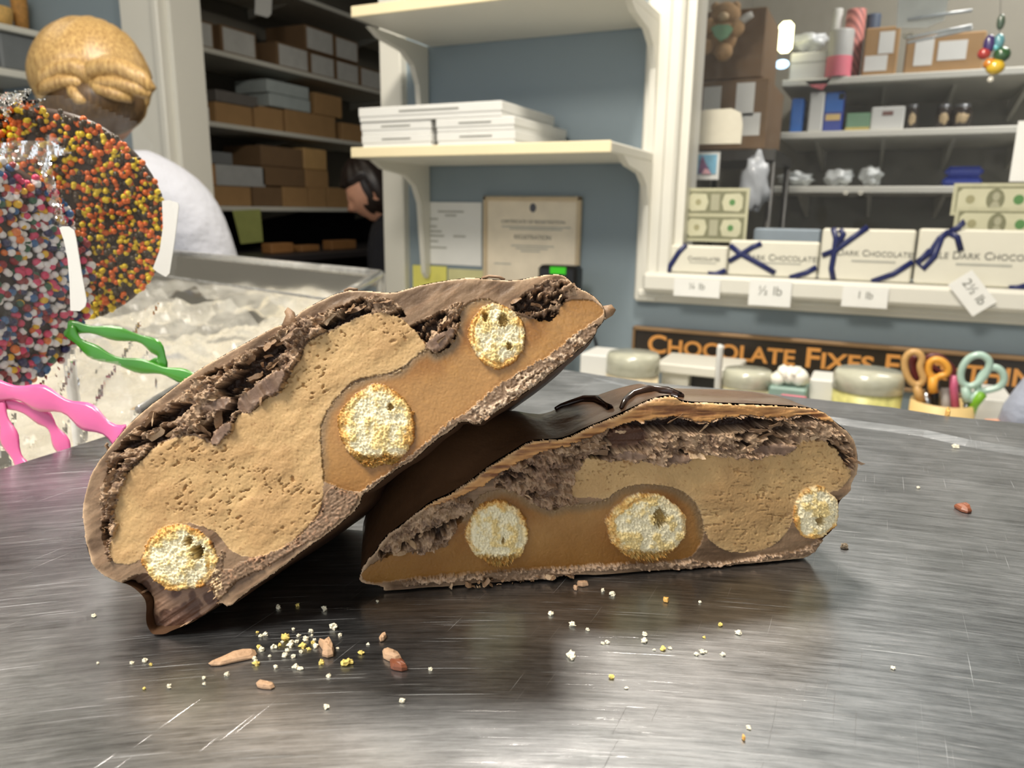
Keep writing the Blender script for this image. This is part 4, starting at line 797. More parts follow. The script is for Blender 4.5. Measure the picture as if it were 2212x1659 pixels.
CR4 = [(222,1047),(262,1010),(277,1018),(270,1047),(252,1083),(248,1115),(255,1139),(238,1180),(243,1214),(230,1200),(219,1150),(220,1100)]
CR2 = [(886,702),(927,687),(957,669),(1006,648),(995,669),(990,702),(980,737),(948,767),(924,752),(906,722)]
CR3 = [(1098,664),(1113,652),(1149,619),(1193,604),(1228,604),(1249,625),(1240,640),(1222,645),(1213,659),(1202,686),(1172,696),(1143,680),(1118,672)]
reg_L = [
    ('caramel_layer', 'caramel', CA_L, {'halo': HAL_L, 'deep': (940, 1060), 'warp': .45}),
    ('peanut_butter_filling', 'pb', PB_L, {'warp': .45, 'cb': .22, 'cu': True, 'cy': (-20, 260), 'crack': (.50, .66)}),
    ('crumbled_chocolate', 'crumble', CR1, {'cav': .38, 'depth': 2.4}),
    ('crumbled_chocolate', 'crumble', CR4, {'ang': math.radians(-75), 'cav': .30, 'fr': .10}),
    ('crumbled_chocolate', 'crumble', CR2, {'ang': math.radians(-40), 'cav': .36, 'fr': .10}),
    ('crumbled_chocolate', 'crumble', CR3, {'ang': math.radians(-25), 'cav': .33, 'fr': .11}),
    ('crumbled_chocolate', 'void', [(470,838),(500,815),(545,787),(580,760),(604,748),(598,765),(560,800),(520,828),(480,852)], {'depth': 3.0}),
    ('crumbled_chocolate', 'void', [(340,905),(372,880),(402,868),(412,880),(398,900),(362,902),(345,915)], {'depth': 3.0}),
    ('crumbled_chocolate', 'void', [(690,703),(730,690),(770,676),(805,664),(800,674),(760,690),(700,712)], {'depth': 2.2}),
    ('crumbled_chocolate', 'void', [(885,704),(912,692),(925,690),(915,706),(900,716)], {'depth': 2.0}),
    ('crumbled_chocolate', 'void', [(245,975),(275,958),(300,945),(285,962),(262,980)], {'depth': 1.8}),
    ('chocolate_chunk', 'chunk', [(508,866),(540,842),(580,815),(612,797),(625,803),(618,830),(600,852),(574,858),(549,889),(515,892)], {}),
    ('chocolate_chunk', 'chunk', [(455,950),(470,925),(490,910),(510,912),(506,930),(490,943),(475,964),(458,960)], {}),
    ('chocolate_chunk', 'chunk', [(915,742),(940,728),(965,712),(985,710),(978,732),(950,762),(930,756)], {}),
    ('chocolate_chunk', 'chunk', [(428,888),(465,862),(505,856),(500,880),(470,892)], {}),
    ('crumbled_chocolate', 'streak', [(1300,708),(1288,722),(1240,762),(1180,812),(1110,862),(1050,902),(1034,916),(1000,905),(957,930),(898,985),(850,1016),(790,1062),(774,1064),(794,1050),(839,1022),(898,975),(957,921),(1016,883),(1060,846),(1098,817),(1149,790),(1193,762),(1237,727),(1282,697)], {}),
    ('crumbled_chocolate', 'streak', [(456,1262),(470,1240),(540,1206),(600,1192),(660,1152),(700,1100),(712,1048),(746,1062),(778,1070),(770,1095),(699,1155),(640,1185),(580,1222),(500,1262),(478,1292)], {'pale': (178, 138, 108)}),
    ('cut_shell', 'step', [(254,1262),(290,1243),(320,1236),(330,1255),(360,1270),(400,1278),(455,1262),(460,1282),(476,1300),(440,1330),(400,1352),(368,1363),(339,1382),(322,1370),(310,1346),(314,1304),(300,1280)], {'h': -2.3, 'scr': .6}),
    ('crumbled_chocolate', 'streak', [(454,1263),(462,1225),(474,1195),(488,1190),(478,1230),(484,1290),(475,1300)], {'pale': (232, 202, 160)}),
    ('pretzel_piece', 'pretzel', (391,1204,79,70,.1), {'holes': [(432,1192,12,3.4),(410,1168,9,1.6)]}),
    ('pretzel_piece', 'pretzel', (815,920,80,88,.15), {'holes': [(845,880,7,.9)], 'low': 975}),
    ('pretzel_piece', 'pretzel', (1073,726,59,69,-.15), {'holes': [(1048,686,7,1.4),(1086,694,11,1.0),(1100,748,6,.9)]}),
]
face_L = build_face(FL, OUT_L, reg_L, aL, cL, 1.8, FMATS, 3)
backL = (FL.back + Vector((0, 0, 0.0))).normalized()
build_body(FL, OUT_L, cL, 0.033, backL, .74, .0012, 2.0, mat=M('matte_chocolate_shell', (84, 60, 42), rough=0.6, var=0.12, scale=120, bump=0.3, bscale=260, spec=.25))
shards(FL, CR1, 34, aL - .1, 5, cL, 20, 62, off=(-.2, 1.0)); shards(FL, CR4, 8, math.radians(-70), 6, cL, 6, 20); shards(FL, CR2 , 7, aL - .3, 8, cL, 10, 40); shards(FL, CR3, 12, math.radians(-25), 9, cL, 8, 34)
shards(FL, [(1290,706),(1298,716),(1180,818),(1040,915),(1030,905),(1180,795)], 34, aL, 10, cL, 5, 18, (.3, .9)); shards(FL, [(450,1260),(470,1262),(490,1310),(470,1300)], 10, aL, 11, cL, 5, 14, (.3, .9))
mb = MB()
spk = [(609,704),(618,682),(615,674),(622,664),(632,672),(637,688),(650,706)]
mb.prism([FL.at(x, y, .0002) for x, y in spk], FL.back * .0012)
tipf = [(1300,660),(1322,656),(1332,668),(1326,678),(1310,688),(1302,680)]
mb.prism([FL.at(x, y, -.0006) for x, y in tipf], FL.back * .001)
for pts in ([(1040,599),(1056,594),(1078,596),(1090,602)], [(229,972),(222,962),(226,958)], [(741,627),(752,621),(770,624)]):
    mb.tube([FL.at(x, y, -.0008) for x, y in pts], [.00022] * len(pts), 6)
mb.obj('chocolate_flake', m_shd, cL, True)

# ---- right half, lying on the steel
A_R, B_R = PZ(800, 1283, TOP), PZ(1700, 1214, TOP)
FR = Face(A_R, B_R - A_R, math.radians(-2))
cR = thing('chocolate_half', 'other chocolate bar half lying flat on the steel, cut face with two pretzels in caramel', 'chocolate bar', (A_R + B_R) / 2, 'two halves of a filled chocolate bar')
OUT_R = [(774,1248),(788,1216),(809,1195),(830,1160),(862,1137),(892,1115),(930,1083),(965,1070),(1016,1039),(1060,1003),(1104,977),(1140,953),(1180,949),(1220,947),(1267,923),(1311,906),(1370,879),(1400,864),(1433,855),(1457,854),(1475,868),(1545,870),(1600,872),(1643,873),(1690,876),(1722,877),(1776,886),(1802,909),(1841,938),(1855,976),(1855,1021),(1841,1044),(1838,1065),(1811,1086),(1812,1128),(1797,1151),(1779,1165),(1764,1186),(1749,1207),(1693,1212),(1649,1215),(1604,1226),(1545,1232),(1501,1237),(1398,1243),(1324,1246),(1234,1243),(1205,1246),(1101,1259),(1090,1269),(1057,1267),(1045,1259),(986,1269),(915,1273),(853,1284),(827,1280),(828,1268),(780,1262)]
PB_R = [(1237,1027),(1252,1009),(1268,985),(1309,988),(1368,991),(1427,1000),(1468,998),(1501,976),(1545,977),(1590,985),(1612,988),(1663,977),(1708,979),(1720,950),(1767,947),(1802,962),(1823,991),(1839,1012),(1836,1033),(1811,1059),(1790,1062),(1720,1075),(1708,1133),(1693,1160),(1663,1183),(1619,1193),(1575,1193),(1545,1179),(1524,1157),(1517,1115),(1501,1080),(1466,1056),(1427,1047),(1383,1046),(1339,1056),(1309,1078),(1282,1074),(1234,1076),(1232,1050)]
HAL_R = [(1004,1115),(1022,1086),(1045,1065),(1084,1055),(1119,1064),(1149,1086),(1193,1103),(1223,1092),(1265,1088),(1309,1080),(1339,1056),(1383,1046),(1427,1047),(1466,1056),(1501,1080),(1519,1115),(1523,1157)]
CA_R = [(778,1249),(788,1230),(824,1206),(868,1193),(927,1189),(963,1171),(980,1148)] + HAL_R + [(1510,1183),(1490,1209),(1398,1215),(1309,1219),(1237,1224),(1134,1230),(1016,1238),(868,1253),(803,1264)]
R1 = [(1180,975),(1240,960),(1303,936),(1324,918),(1368,907),(1415,910),(1457,898),(1516,915),(1560,903),(1604,898),(1693,904),(1737,895),(1770,906),(1812,928),(1836,960),(1844,1000),(1838,1020),(1823,995),(1802,966),(1767,950),(1722,953),(1710,982),(1663,981),(1610,992),(1545,981),(1501,981),(1468,1003),(1427,1004),(1368,995),(1309,992),(1268,989)]
R2 = [(1060,1050),(1085,1020),(1130,985),(1180,972),(1240,960),(1275,975),(1268,988),(1252,1012),(1237,1030),(1234,1074),(1260,1080),(1223,1094),(1193,1105),(1149,1088),(1119,1064),(1084,1054)]
R3 = [(812,1200),(840,1165),(870,1140),(905,1112),(940,1082),(1010,1072),(1024,1086),(1006,1115),(982,1148),(964,1173),(927,1191),(868,1194),(824,1206)]
reg_R = [
    ('caramel_layer', 'caramel', CA_R, {'halo': HAL_R, 'deep': (1120, 1230), 'warp': .45}),
    ('peanut_butter_filling', 'pb', PB_R, {'warp': .4, 'cb': .2, 'cy': (990, 1180), 'crack': (.5, .64)}),
    ('crumbled_chocolate', 'crumble', R2, {'ang': math.radians(4), 'cav': .24, 'depth': 1.4, 'fr': .13, 'pale': (176, 138, 108)}),
    ('crumbled_chocolate', 'crumble', R3, {'ang': math.radians(-22), 'cav': .30, 'fr': .10}),
    ('crumbled_chocolate', 'crumble', R1, {'ang': 0.02, 'cav': .36, 'depth': 2.0}),
    ('crumbled_chocolate', 'void', [(1303,940),(1324,921),(1368,908),(1415,910),(1457,900),(1516,916),(1560,905),(1604,900),(1693,906),(1737,897),(1770,906),(1735,908),(1690,915),(1604,930),(1540,936),(1480,932),(1415,932),(1360,934),(1320,952),(1300,958)], {'depth': 3.4}),
    ('crumbled_chocolate', 'step', [(1310,955),(1340,930),(1400,928),(1402,950),(1395,965),(1330,972),(1312,970)], {'h': -1.8}),
    ('chocolate_chunk', 'chunk', [(1314,985),(1345,972),(1385,970),(1400,978),(1385,990),(1340,992)], {}),
    ('chocolate_chunk', 'chunk', [(1427,992),(1450,978),(1490,980),(1490,990),(1468,999),(1440,1000)], {}),
    ('chocolate_chunk', 'chunk', [(1620,968),(1665,956),(1715,956),(1706,975),(1665,981),(1625,980)], {}),
    ('cut_shell', 'glow', [(905,1104),(930,1083),(965,1069),(1010,1046),(1060,1003),(1104,977),(1140,953),(1220,947),(1267,923),(1311,906),(1370,879),(1433,855),(1457,854),(1480,870),(1643,873),(1722,877),(1776,886),(1806,912),(1768,904),(1737,893),(1690,902),(1604,896),(1560,900),(1516,912),(1457,895),(1400,905),(1330,915),(1270,948),(1170,975),(1100,1005),(1040,1050),(1000,1068),(950,1086)], {'w': 30}),
    ('crumbled_chocolate', 'streak', [(868,1253),(1016,1238),(1134,1230),(1237,1223),(1309,1218),(1398,1214),(1490,1209),(1560,1216),(1640,1200),(1720,1190),(1765,1170),(1775,1160),(1784,1168),(1755,1200),(1640,1208),(1560,1224),(1500,1228),(1398,1230),(1309,1230),(1237,1234),(1205,1246),(1101,1256),(1050,1246),(930,1258),(870,1266)], {'pale': (200, 168, 138)}),
    ('cut_shell', 'step', [(1808,1080),(1824,1090),(1812,1130),(1790,1160),(1772,1168),(1764,1160),(1790,1140)], {'h': -.8}),
    ('pretzel_piece', 'pretzel', (1074,1150,66,69,0), {'holes': [(1085,1165,5,.5)], 'low': 1190}),
    ('pretzel_piece', 'pretzel', (1397,1138,86,71,-.08), {'holes': [(1424,1116,15,.9)], 'low': 1180}),
    ('pretzel_piece', 'pretzel', (1761,1107,50,56,.25), {'holes': [(1768,1122,9,.7)]}),
]
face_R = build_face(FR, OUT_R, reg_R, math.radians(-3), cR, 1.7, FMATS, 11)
build_body(FR, OUT_R, cR, 0.026, (FR.back + FR.h * .05).normalized(), .62, .0012, 5.0, drop=.13, bulge=(.012, .011, .0085))
body_R = [o for o in cR.children if o.name.startswith('chocolate_shell')][0]
shards(FR, R1, 30, 0.02, 15, cR, 16, 60, (-.6, .9)); shards(FR, R3, 14, math.radians(-20), 16, cR, 10, 44, (-.2, 1.0)); shards(FR, R2, 10, 0.05, 17, cR, 10, 34, (-.2, .6))
shards(FR, [(1767,940),(1800,930),(1835,970),(1842,1010),(1825,1000),(1805,965)], 14, .9, 18, cR, 6, 16, (.0, 1.0))
shards(FR, [(860,1262),(1100,1246),(1240,1232),(1240,1243),(1100,1262),(930,1272)], 26, -.03, 19, cR, 8, 30, (.2, .9))
from mathutils.bvhtree import BVHTree
bvh = BVHTree.FromPolygons([body_R.matrix_basis @ v.co for v in body_R.data.vertices], [tuple(p.vertices) for p in body_R.data.polygons])
mb = MB()
for pts, rr in (([(1200,872),(1212,860),(1232,852),(1262,853),(1290,865),(1318,884),(1330,900)], .0006), ([(1342,884),(1350,868),(1368,854),(1400,846),(1440,848),(1470,858),(1480,870)], .0007)):
    P3 = []
    for x, y in pts:
        for dy in range(0, 90, 2):
            hit = bvh.ray_cast(CAM, ray(x, y + dy).normalized())
            if hit[0] is not None: break
        P3.append((hit[0] if hit[0] is not None else P(x, y, .14)) + Vector((0, 0, .0003)))
    mb.tube(P3, [rr * q for q in np.interp(range(len(pts)), [0, len(pts)/2, len(pts)-1], [.5, 1.3, .5])], 8)
mb.obj('chocolate_drizzle', M('dark_drizzle', (52, 32, 24), rough=0.25, coat=0.5), cR, True)
# ================================================================ display case, steel tray
CT = TOP - .11
t = thing('display_counter', 'cream topped serving counter under the steel tray and the clear bin', 'counter', (-.5, .4, 0))
cw = [PZ(-500, 900, CT), PZ(-400, 640, CT), PZ(560, 655, CT), PZ(1250, 860, CT)]
d0 = R0; 
def hd(a, b): return Vector((CAM.x, CAM.y, 0)) + HEAD * a + R0 * b
cpoly = [hd(-.32, -.9), hd(-.32, .42), hd(.20, .42), hd(.50, .16), hd(.83, -.12), hd(.83, -.9)]
MB().prism([Vector((p.x, p.y, CT - .03)) for p in cpoly], (0, 0, .03)).obj('countertop', M('cream_laminate', (214, 206, 186), rough=.45, var=.03), t)
cc_ = sum(cpoly, Vector()) / 6
MB().prism([Vector((p.x, p.y, 0)) * 1 + (cc_ - p) * .06 - Vector((0, 0, (cc_-p).z*.06)) for p in cpoly], (0, 0, CT - .03)).obj('case_body', m_white, t)
edge = [(-260,1105),(0,1015),(120,977),(250,936),(380,892),(520,845),(660,800),(780,772),(900,763),(1030,772),(1140,786),(1240,802),(1400,829),(1600,850),(1798,873),(1927,887),(2045,906),(2209,922),(2420,950)]
st = thing('steel_tray', 'scratched brushed steel tray with a raised rim that the chocolates sit on', 'tray', (CAM.x, CAM.y, TOP - .012))
out_ = [PZ(x, y, TOP + .0) for x, y in edge]
ridg = []
cen = hd(.05, 0); cen.z = TOP
near = [hd(.02, .27), hd(-.10, .27), hd(-.16, .12), hd(-.16, -.14), hd(-.10, -.25), hd(.01, -.26)]
rimo = out_ + [Vector((p.x, p.y, TOP)) for p in near]
inner_px = {13: (1560, 876), 14: (1700, 895), 15: (1819, 913), 16: (1950, 929), 17: (2092, 957), 18: (2330, 1000)}
rin = []
n = len(rimo)
for i, p in enumerate(rimo):
    d = (cen - p); wd = .018 if i > 11 else .003
    rin.append(p + d.normalized() * wd)
for i, px in enumerate([(1500,868),(1660,888),(1819,911),(1915,924),(1998,936),(2092,957),(2230,980)]): rin[12 + i] = PZ(*px, TOP)
rin2 = [p + (cen - p).normalized() * .0040 for p in rin]
RZ = .0010
rz = [0.00002 if i < 12 else RZ * min(1, (i - 11) / 2) if i < 19 else RZ for i in range(n)]
V = [Vector((p.x, p.y, TOP + z_)) for p, z_ in zip(rimo, rz)] + [Vector((p.x, p.y, TOP + z_)) for p, z_ in zip(rin, rz)] + [Vector((p.x, p.y, TOP)) for p in rin2] + [Vector((p.x, p.y, TOP - .011)) for p in rimo]
Fq = [(i, (i+1) % n, n+(i+1) % n, n+i) for i in range(n)] + [(n+i, n+(i+1) % n, 2*n+(i+1) % n, 2*n+i) for i in range(n)] + [(3*n+i, 3*n+(i+1) % n, (i+1) % n, i) for i in range(n)] + [tuple(2*n+i for i in range(n)), tuple(3*n+i for i in range(n))[::-1]]
steel = steel_mat(); mesh_obj('tray_plate', V, Fq, steel, st)
b = MB(); b.bbox(tuple(hd(-.08, -.12)) [:2] + (CT + .0002,), tuple(hd(.10, .12))[:2] + (TOP - .0112,), .004); b.obj('tray_base', M('grey_metal_base', (120, 120, 118), rough=.4, metal=.6), st)

# long scratches cut in the steel are part of its surface; crumbs and flakes lie on it
m_cr = M('pretzel_crumb', (244, 236, 212), rough=.8, var=.12, scale=900, bump=.8, bscale=2500); m_cry = M('golden_crumb', (232, 208, 120), rough=.8, var=.15, scale=900)
m_fl = M('flake_light', (196, 160, 128), rough=.6, var=.2, scale=500, bump=.6, bscale=1600); m_fld = M('flake_dark', (130, 76, 52), rough=.45, var=.2, scale=400)
def pz(px, py, up=.0): v = PZ(px, py, TOP); v.z += up; return v
def flake(px_pts, label, mat, name='chocolate_flake', cat='flake', h=.0006, lift=.0001):
    cx_ = sum(p[0] for p in px_pts)/len(px_pts); cy_ = sum(p[1] for p in px_pts)/len(px_pts); c = pz(cx_, cy_); n = len(px_pts); V = []
    for k, (s_, z_) in enumerate(((.96, lift), (1.0, h*.5), (.82, h), (.35, h*1.2))):
        for i, (x, y) in enumerate(px_pts): 
            q = c + (pz(x, y) - c) * s_; q.z = TOP + z_ + (mnoise.noise(Vector((x*.3, y*.3, k))) * h * .35 if k else 0); V.append(q)
    Fq = [(k*n+i, k*n+(i+1) % n, (k+1)*n+(i+1) % n, (k+1)*n+i) for k in range(3) for i in range(n)] + [tuple(range(n))[::-1], tuple(3*n+i for i in range(n))]
    for q in V: q.z = max(q.z, TOP + .00005)
    o = mesh_obj(name, V, Fq, mat, None); return tag(o, label, cat)
flake([(450,1437),(470,1429),(490,1420),(505,1412),(530,1408),(551,1407),(555,1416),(548,1424),(525,1429),(500,1434),(475,1440),(455,1441)], 'long splinter of chocolate left of the crumb cluster', m_fl)
flake([(553,1480),(560,1475),(575,1478),(592,1481),(594,1487),(585,1491),(568,1490),(556,1487)], 'small tan sliver alone below the crumb cluster', m_fl)
flake([(688,1393),(700,1396),(712,1388),(717,1398),(722,1408),(720,1420),(708,1423),(696,1420),(698,1408)], 'folded brown flake in the middle of the crumb cluster', m_fl, h=.0011)
flake([(826,1413),(836,1410),(850,1414),(862,1420),(868,1430),(855,1434),(840,1430),(828,1424)], 'pale top flake of the pair right of the crumb cluster', m_fl, h=.0009)
flake([(842,1434),(856,1436),(868,1432),(876,1440),(880,1449),(868,1452),(850,1449),(844,1446)], 'reddish brown flake tucked in front of the pale one', m_fld, h=.0009)
flake([(819,1383),(826,1374),(833,1372),(835,1378),(829,1386),(822,1388)], 'tiny orange brown flake above the pair of flakes', m_fl, h=.0006)
flake([(2060,1097),(2072,1092),(2085,1094),(2095,1100),(2099,1108),(2090,1110),(2075,1106)], 'single curled chocolate flake on the bare steel at the right', m_fld, h=.0010)
flake([(2040,899),(2045,896),(2052,899),(2050,905),(2043,905)], 'orange crumb on the rim of the tray at the far right', M('orange_crumb', (226, 176, 96)), 'crumb', 'crumb', h=.0022)
flake([(1246,1263),(1258,1260),(1270,1262),(1271,1267),(1258,1269),(1247,1267)], 'thin tan flake just in front of the lying chocolate half', m_fl, h=.0007)
flake([(1238,1272),(1244,1270),(1249,1273),(1246,1277),(1240,1276)], 'tiny tan flake beside the thin flake in front of the lying half', m_fl, h=.0006)
flake([(1432,1298),(1438,1296),(1445,1299),(1442,1303),(1434,1302)], 'orange speck on the open steel in front of the lying half', M('orange_crumb', (226, 176, 96)), 'crumb', 'crumb', h=.0006)
flake([(1603,1593),(1607,1596),(1610,1601),(1606,1602),(1602,1597)], 'orange speck near the bottom edge of the steel', M('orange_crumb', (226, 176, 96)), 'crumb', 'crumb', h=.0005)
def crumb(px, py, rpx, mat, label, group=None, seed=0):
    c = pz(px, py); k = (c - CAM).dot(FW) / FPX; r = rpx * k; c.z = TOP + r * .62
    o = MB().blob(c, (r, r*.9, r*.75), 10, 7, lump=.9, seed=seed).obj('crumb', mat); return tag(o, label, 'crumb', group)
crumb(1233, 1418, 9, m_cr, 'largest white crumb alone on the steel in front of the lying half', None, 2)
crumb(1236, 1424, 6, m_cr, 'white crumb touching the largest lone crumb', None, 3)
crumb(745, 1436, 9, m_cry, 'bright yellow crumb below the folded brown flake, left bit of the pair', None, 4); crumb(754, 1433, 8, m_cry, 'bright yellow crumb joined to the right of the other yellow bit', None, 5)
crumb(694, 1434, 6, m_cry, 'yellow crumb under the folded brown flake', None, 6); crumb(617, 1382, 9, m_cry, 'tall pale yellow crumb at the upper left of the cluster', None, 7)
crumb(654, 1398, 7, m_cry, 'yellow crumb in the middle of the cluster left of the brown flake', None, 8); crumb(720, 1358, 8, m_cr, 'white crumb highest at the right of the cluster', None, 9)
crumb(1824, 1184, 8, M('grey_tan_crumb', (176, 156, 130)), 'round grey tan crumb on the steel right of the lying half', None, 10)
small = [(556,1367),(563,1376),(573,1373),(634,1361),(641,1388),(592,1400),(604,1395),(621,1408),(627,1396),(650,1410),(672,1366),(674,1374),(676,1390),(682,1398),(679,1384),(634,1420),(615,1418),(583,1419),(560,1400),(638,1444),(646,1446),(650,1447),(729,1402),(734,1374),(780,1413),(795,1393),(596,1443),(565,1406),(552,1430),(550,1424),(554,1436),(441,1466),(490,1459),(211,1434),(285,1434),(313,1430),(326,1437),(203,1332),(705,1530),(441,1479),(710,1462),(701,1318),(643,1309),(601,1314),(815,1300),(1302,1277),(1323,1286),(1512,1302),(1556,1352),(1595,1370),(1302,1391),(1311,1389),(1391,1387),(1447,1402),(1432,1404),(1413,1405),(1504,1415),(1516,1410),(1524,1410),(1561,1416),(1321,1465),(1353,1488),(1617,1574),(1237,1352),(1269,1362),(1392,1372),(1521,1378),(1929,1445),(2064,968),(1983,1055),(930,1448),(869,1517),(312,1489),(365,1485),(660,1383),(645,1375),(629,1390),(610,1388),(667,1404),(1190,1328)]
for i, (x, y) in enumerate(small):
    crumb(x, y, 3.0 + 3.4 * ((i * 37) % 11) / 10, m_cr if i % 6 else m_cry, *(('one of the tiny pale crumbs clustered around the folded brown flake', 'tiny crumbs in the cluster') if 540 < x < 870 and y > 1340 else ('one of the tiny pale crumbs at the left, outside the cluster', 'tiny crumbs at the left of the steel') if x < 900 else ('one of the tiny pale crumbs on the open steel at the right', 'tiny crumbs at the right of the steel')), i)

# ================================================================ lollipops, wrapping, clear bin
CTB = CT
rnd = random.Random(3)
m_lch = M('dark_lolly_chocolate', (62, 40, 26), rough=.4)
bm_o = [M('bead_orange', (232, 108, 24), rough=.35), M('bead_yellow', (240, 206, 24), rough=.35), M('bead_brown', (64, 48, 24), rough=.35)]
bm_m = [M('bead_white', (244, 240, 240), rough=.35), M('bead_pink', (226, 62, 110), rough=.35), M('bead_red', (150, 34, 44), rough=.35), M('bead_navy', (40, 40, 90), rough=.35), M('bead_blue', (52, 104, 160), rough=.35), M('bead_green', (40, 96, 66), rough=.35), M('bead_gold', (240, 190, 30), rough=.35), M('bead_tangerine', (232, 120, 30), rough=.35)]
ICO_V, ICO_F = None, None
def ico():
    global ICO_V, ICO_F
    if ICO_V is None:
        import bmesh
        b = bmesh.new(); bmesh.ops.create_icosphere(b, subdivisions=2, radius=1); b.verts.ensure_lookup_table(); ICO_V = np.array([v.co[:] for v in b.verts]); ICO_F = np.array([[v.index for v in f.verts] for f in b.faces]); b.free()
    return ICO_V, ICO_F
def lolly(name_label, cpx, d, Rr, yaw, n, br, mats, wts, group, seed):
    rs = np.random.RandomState(seed); c = P(*cpx, d); t = thing('sprinkle_lollipop', name_label, 'lollipop', (c.x, c.y, CTB + .001), group)
    nrm = (-(HEAD * math.cos(yaw)) - R0 * math.sin(yaw)).normalized()
    hx = Vector((0, 0, 1)).cross(nrm).normalized(); vz = nrm.cross(hx); K = 56; th = .0065; mb = MB(); V = []
    prof = [(0, 0), (Rr*.95, 0), (Rr, -.0012), (Rr, -th + .0012), (Rr*.95, -th), (0, -th)]
    for r, z in prof: V += [c + (hx*math.cos(2*PI*j/K) + vz*math.sin(2*PI*j/K)) * r + nrm * z for j in range(K)]
    mb.add(V, [(i*K+j, i*K+(j+1) % K, (i+1)*K+(j+1) % K, (i+1)*K+j) for i in range(len(prof)-1) for j in range(K)]); mb.obj('chocolate_disc', m_lch, t, True)
    iv, fi = ico(); pts = []
    rr = np.sqrt(rs.rand(n)) * Rr * .985; aa = rs.rand(n) * 2 * PI; lay = rs.rand(n) * br * 1.1; rad = br * (.8 + .4 * rs.rand(n))
    mi = rs.choice(len(mats), n, p=wts); cn, hn, vn_, nn = (np.array(q) for q in (c, hx, vz, nrm))
    cen_ = cn + np.outer(rr*np.cos(aa), hn) + np.outer(rr*np.sin(aa), vn_) + np.outer(lay + rad*.2, nn)
    VV = (cen_[:, None, :] + iv[None] * rad[:, None, None]).reshape(-1, 3); FF = (fi[None] + (np.arange(n) * len(iv))[:, None, None]).reshape(-1, 3)
    me = bpy.data.meshes.new('sprinkles'); me.vertices.add(len(VV)); me.vertices.foreach_set('co', VV.ravel()); me.loops.add(FF.size); me.loops.foreach_set('vertex_index', FF.ravel().astype(np.int32))
    me.polygons.add(len(FF)); me.polygons.foreach_set('loop_start', np.arange(0, FF.size, 3)); me.polygons.foreach_set('loop_total', np.full(len(FF), 3)); 
    for m in mats: me.materials.append(m)
    me.update(calc_edges=True); me.polygons.foreach_set('material_index', np.repeat(mi, len(fi)).astype(np.int32)); me.polygons.foreach_set('use_smooth', np.ones(len(FF), bool))
    o = bpy.data.objects.new('sprinkles', me); COL.objects.link(o); o.parent = t; o.matrix_parent_inverse = Matrix.Translation(-Vector(t.location)); o['kind'] = 'stuff'; o['label'] = 'coat of tiny round sugar sprinkles'
    bot = c - vz * Rr - nrm * th * .5; MB().tube([bot + vz * .012, Vector((bot.x, bot.y, CTB + .002))], .0019, 8).obj('stick', m_box, t, True)
    return t, c, nrm, hx, vz
gl = 'wrapped lollipops coated in sprinkles'
t1, c1, n1, h1, v1 = lolly('lollipop disc covered in orange, yellow and brown sprinkles, upper one at the left', (112, 472), .228, .0322, math.radians(-30), 2500, .00088, bm_o, [.37, .30, .33], gl, 5)
t2, c2, n2, h2, v2 = lolly('lollipop disc covered in pink, white and navy sprinkles, lower one at the left edge', (-34, 598), .200, .0318, math.radians(-66), 1500, .00106, bm_m, [.38, .16, .10, .11, .08, .06, .06, .05], gl, 8)
m_film = film_mat('cellophane', diff=.035, rough=.05, gloss=.10)
def film_sheet(px_poly, d, amp, seed, par, nx=70, ny=70, name='cellophane', sc=.02, skew=(0, 0), mat=None):
    xs = [p[0] for p in px_poly]; ys = [p[1] for p in px_poly]; X, Y = np.meshgrid(np.linspace(min(xs), max(xs), nx), np.linspace(min(ys), max(ys), ny)); ins = inpoly(X, Y, px_poly)
    r1 = ridge(X*sc, Y*sc, 3, seed); r2 = ridge(X*sc*2.3 + Y*sc, Y*sc*.6, 2, seed+7); cxm, cym = np.mean(xs), np.mean(ys)
    Dp = d + amp * (r1 + .6*r2 - .9) + skew[0]*(X-cxm)/1000 + skew[1]*(Y-cym)/1000
    idx = -np.ones(X.shape, int); V = []
    for j in range(ny):
        for i in range(nx):
            v = P(float(X[j, i]), float(Y[j, i]), float(Dp[j, i])); v.z = max(v.z, CT + .003); V.append(v)
    Fq = [(j*nx+i, j*nx+i+1, (j+1)*nx+i+1, (j+1)*nx+i) for j in range(ny-1) for i in range(nx-1) if ins[j, i] and ins[j+1, i+1] and ins[j, i+1] and ins[j+1, i]]
    return mesh_obj(name, V, Fq, mat or m_film, par)
f1 = [(-60,250),(20,215),(100,200),(180,212),(235,235),(300,262),(345,330),(372,420),(392,520),(380,600),(330,660),(250,710),(190,740),(140,715),(60,690),(-60,650)]
film_sheet(f1, .2170, .0020, 3, t1, 90, 90, sc=.008, name='wrapper')
film_sheet([(-60,190),(0,200),(60,190),(78,188),(60,215),(112,208),(20,262),(-60,290)], .215, .012, 5, t1, 50, 30, sc=.035, name='wrapper_top', mat=film_mat('shiny_cellophane', diff=.25, rough=.05, gloss=.35))
film_sheet([(130,700),(190,735),(330,650),(420,660),(440,760),(410,830),(300,900),(180,860),(110,800)], .225, .010, 9, t1, 70, 60, sc=.009, name='wrapper_skirt', mat=film_mat('loose_cellophane', diff=.16, rough=.12, gloss=.07))
f2 = [(-80,335),(40,318),(80,345),(105,420),(140,500),(160,600),(155,700),(120,790),(60,850),(-80,860)]
film_sheet(f2, .1800, .0020, 13, t2, 60, 80, sc=.008, name='wrapper')
film_sheet([(-80,840),(60,845),(150,760),(260,780),(300,900),(260,960),(120,1010),(-80,1060)], .196, .010, 19, t2, 70, 60, sc=.009, name='wrapper_skirt', mat=film_mat('loose_cellophane'))
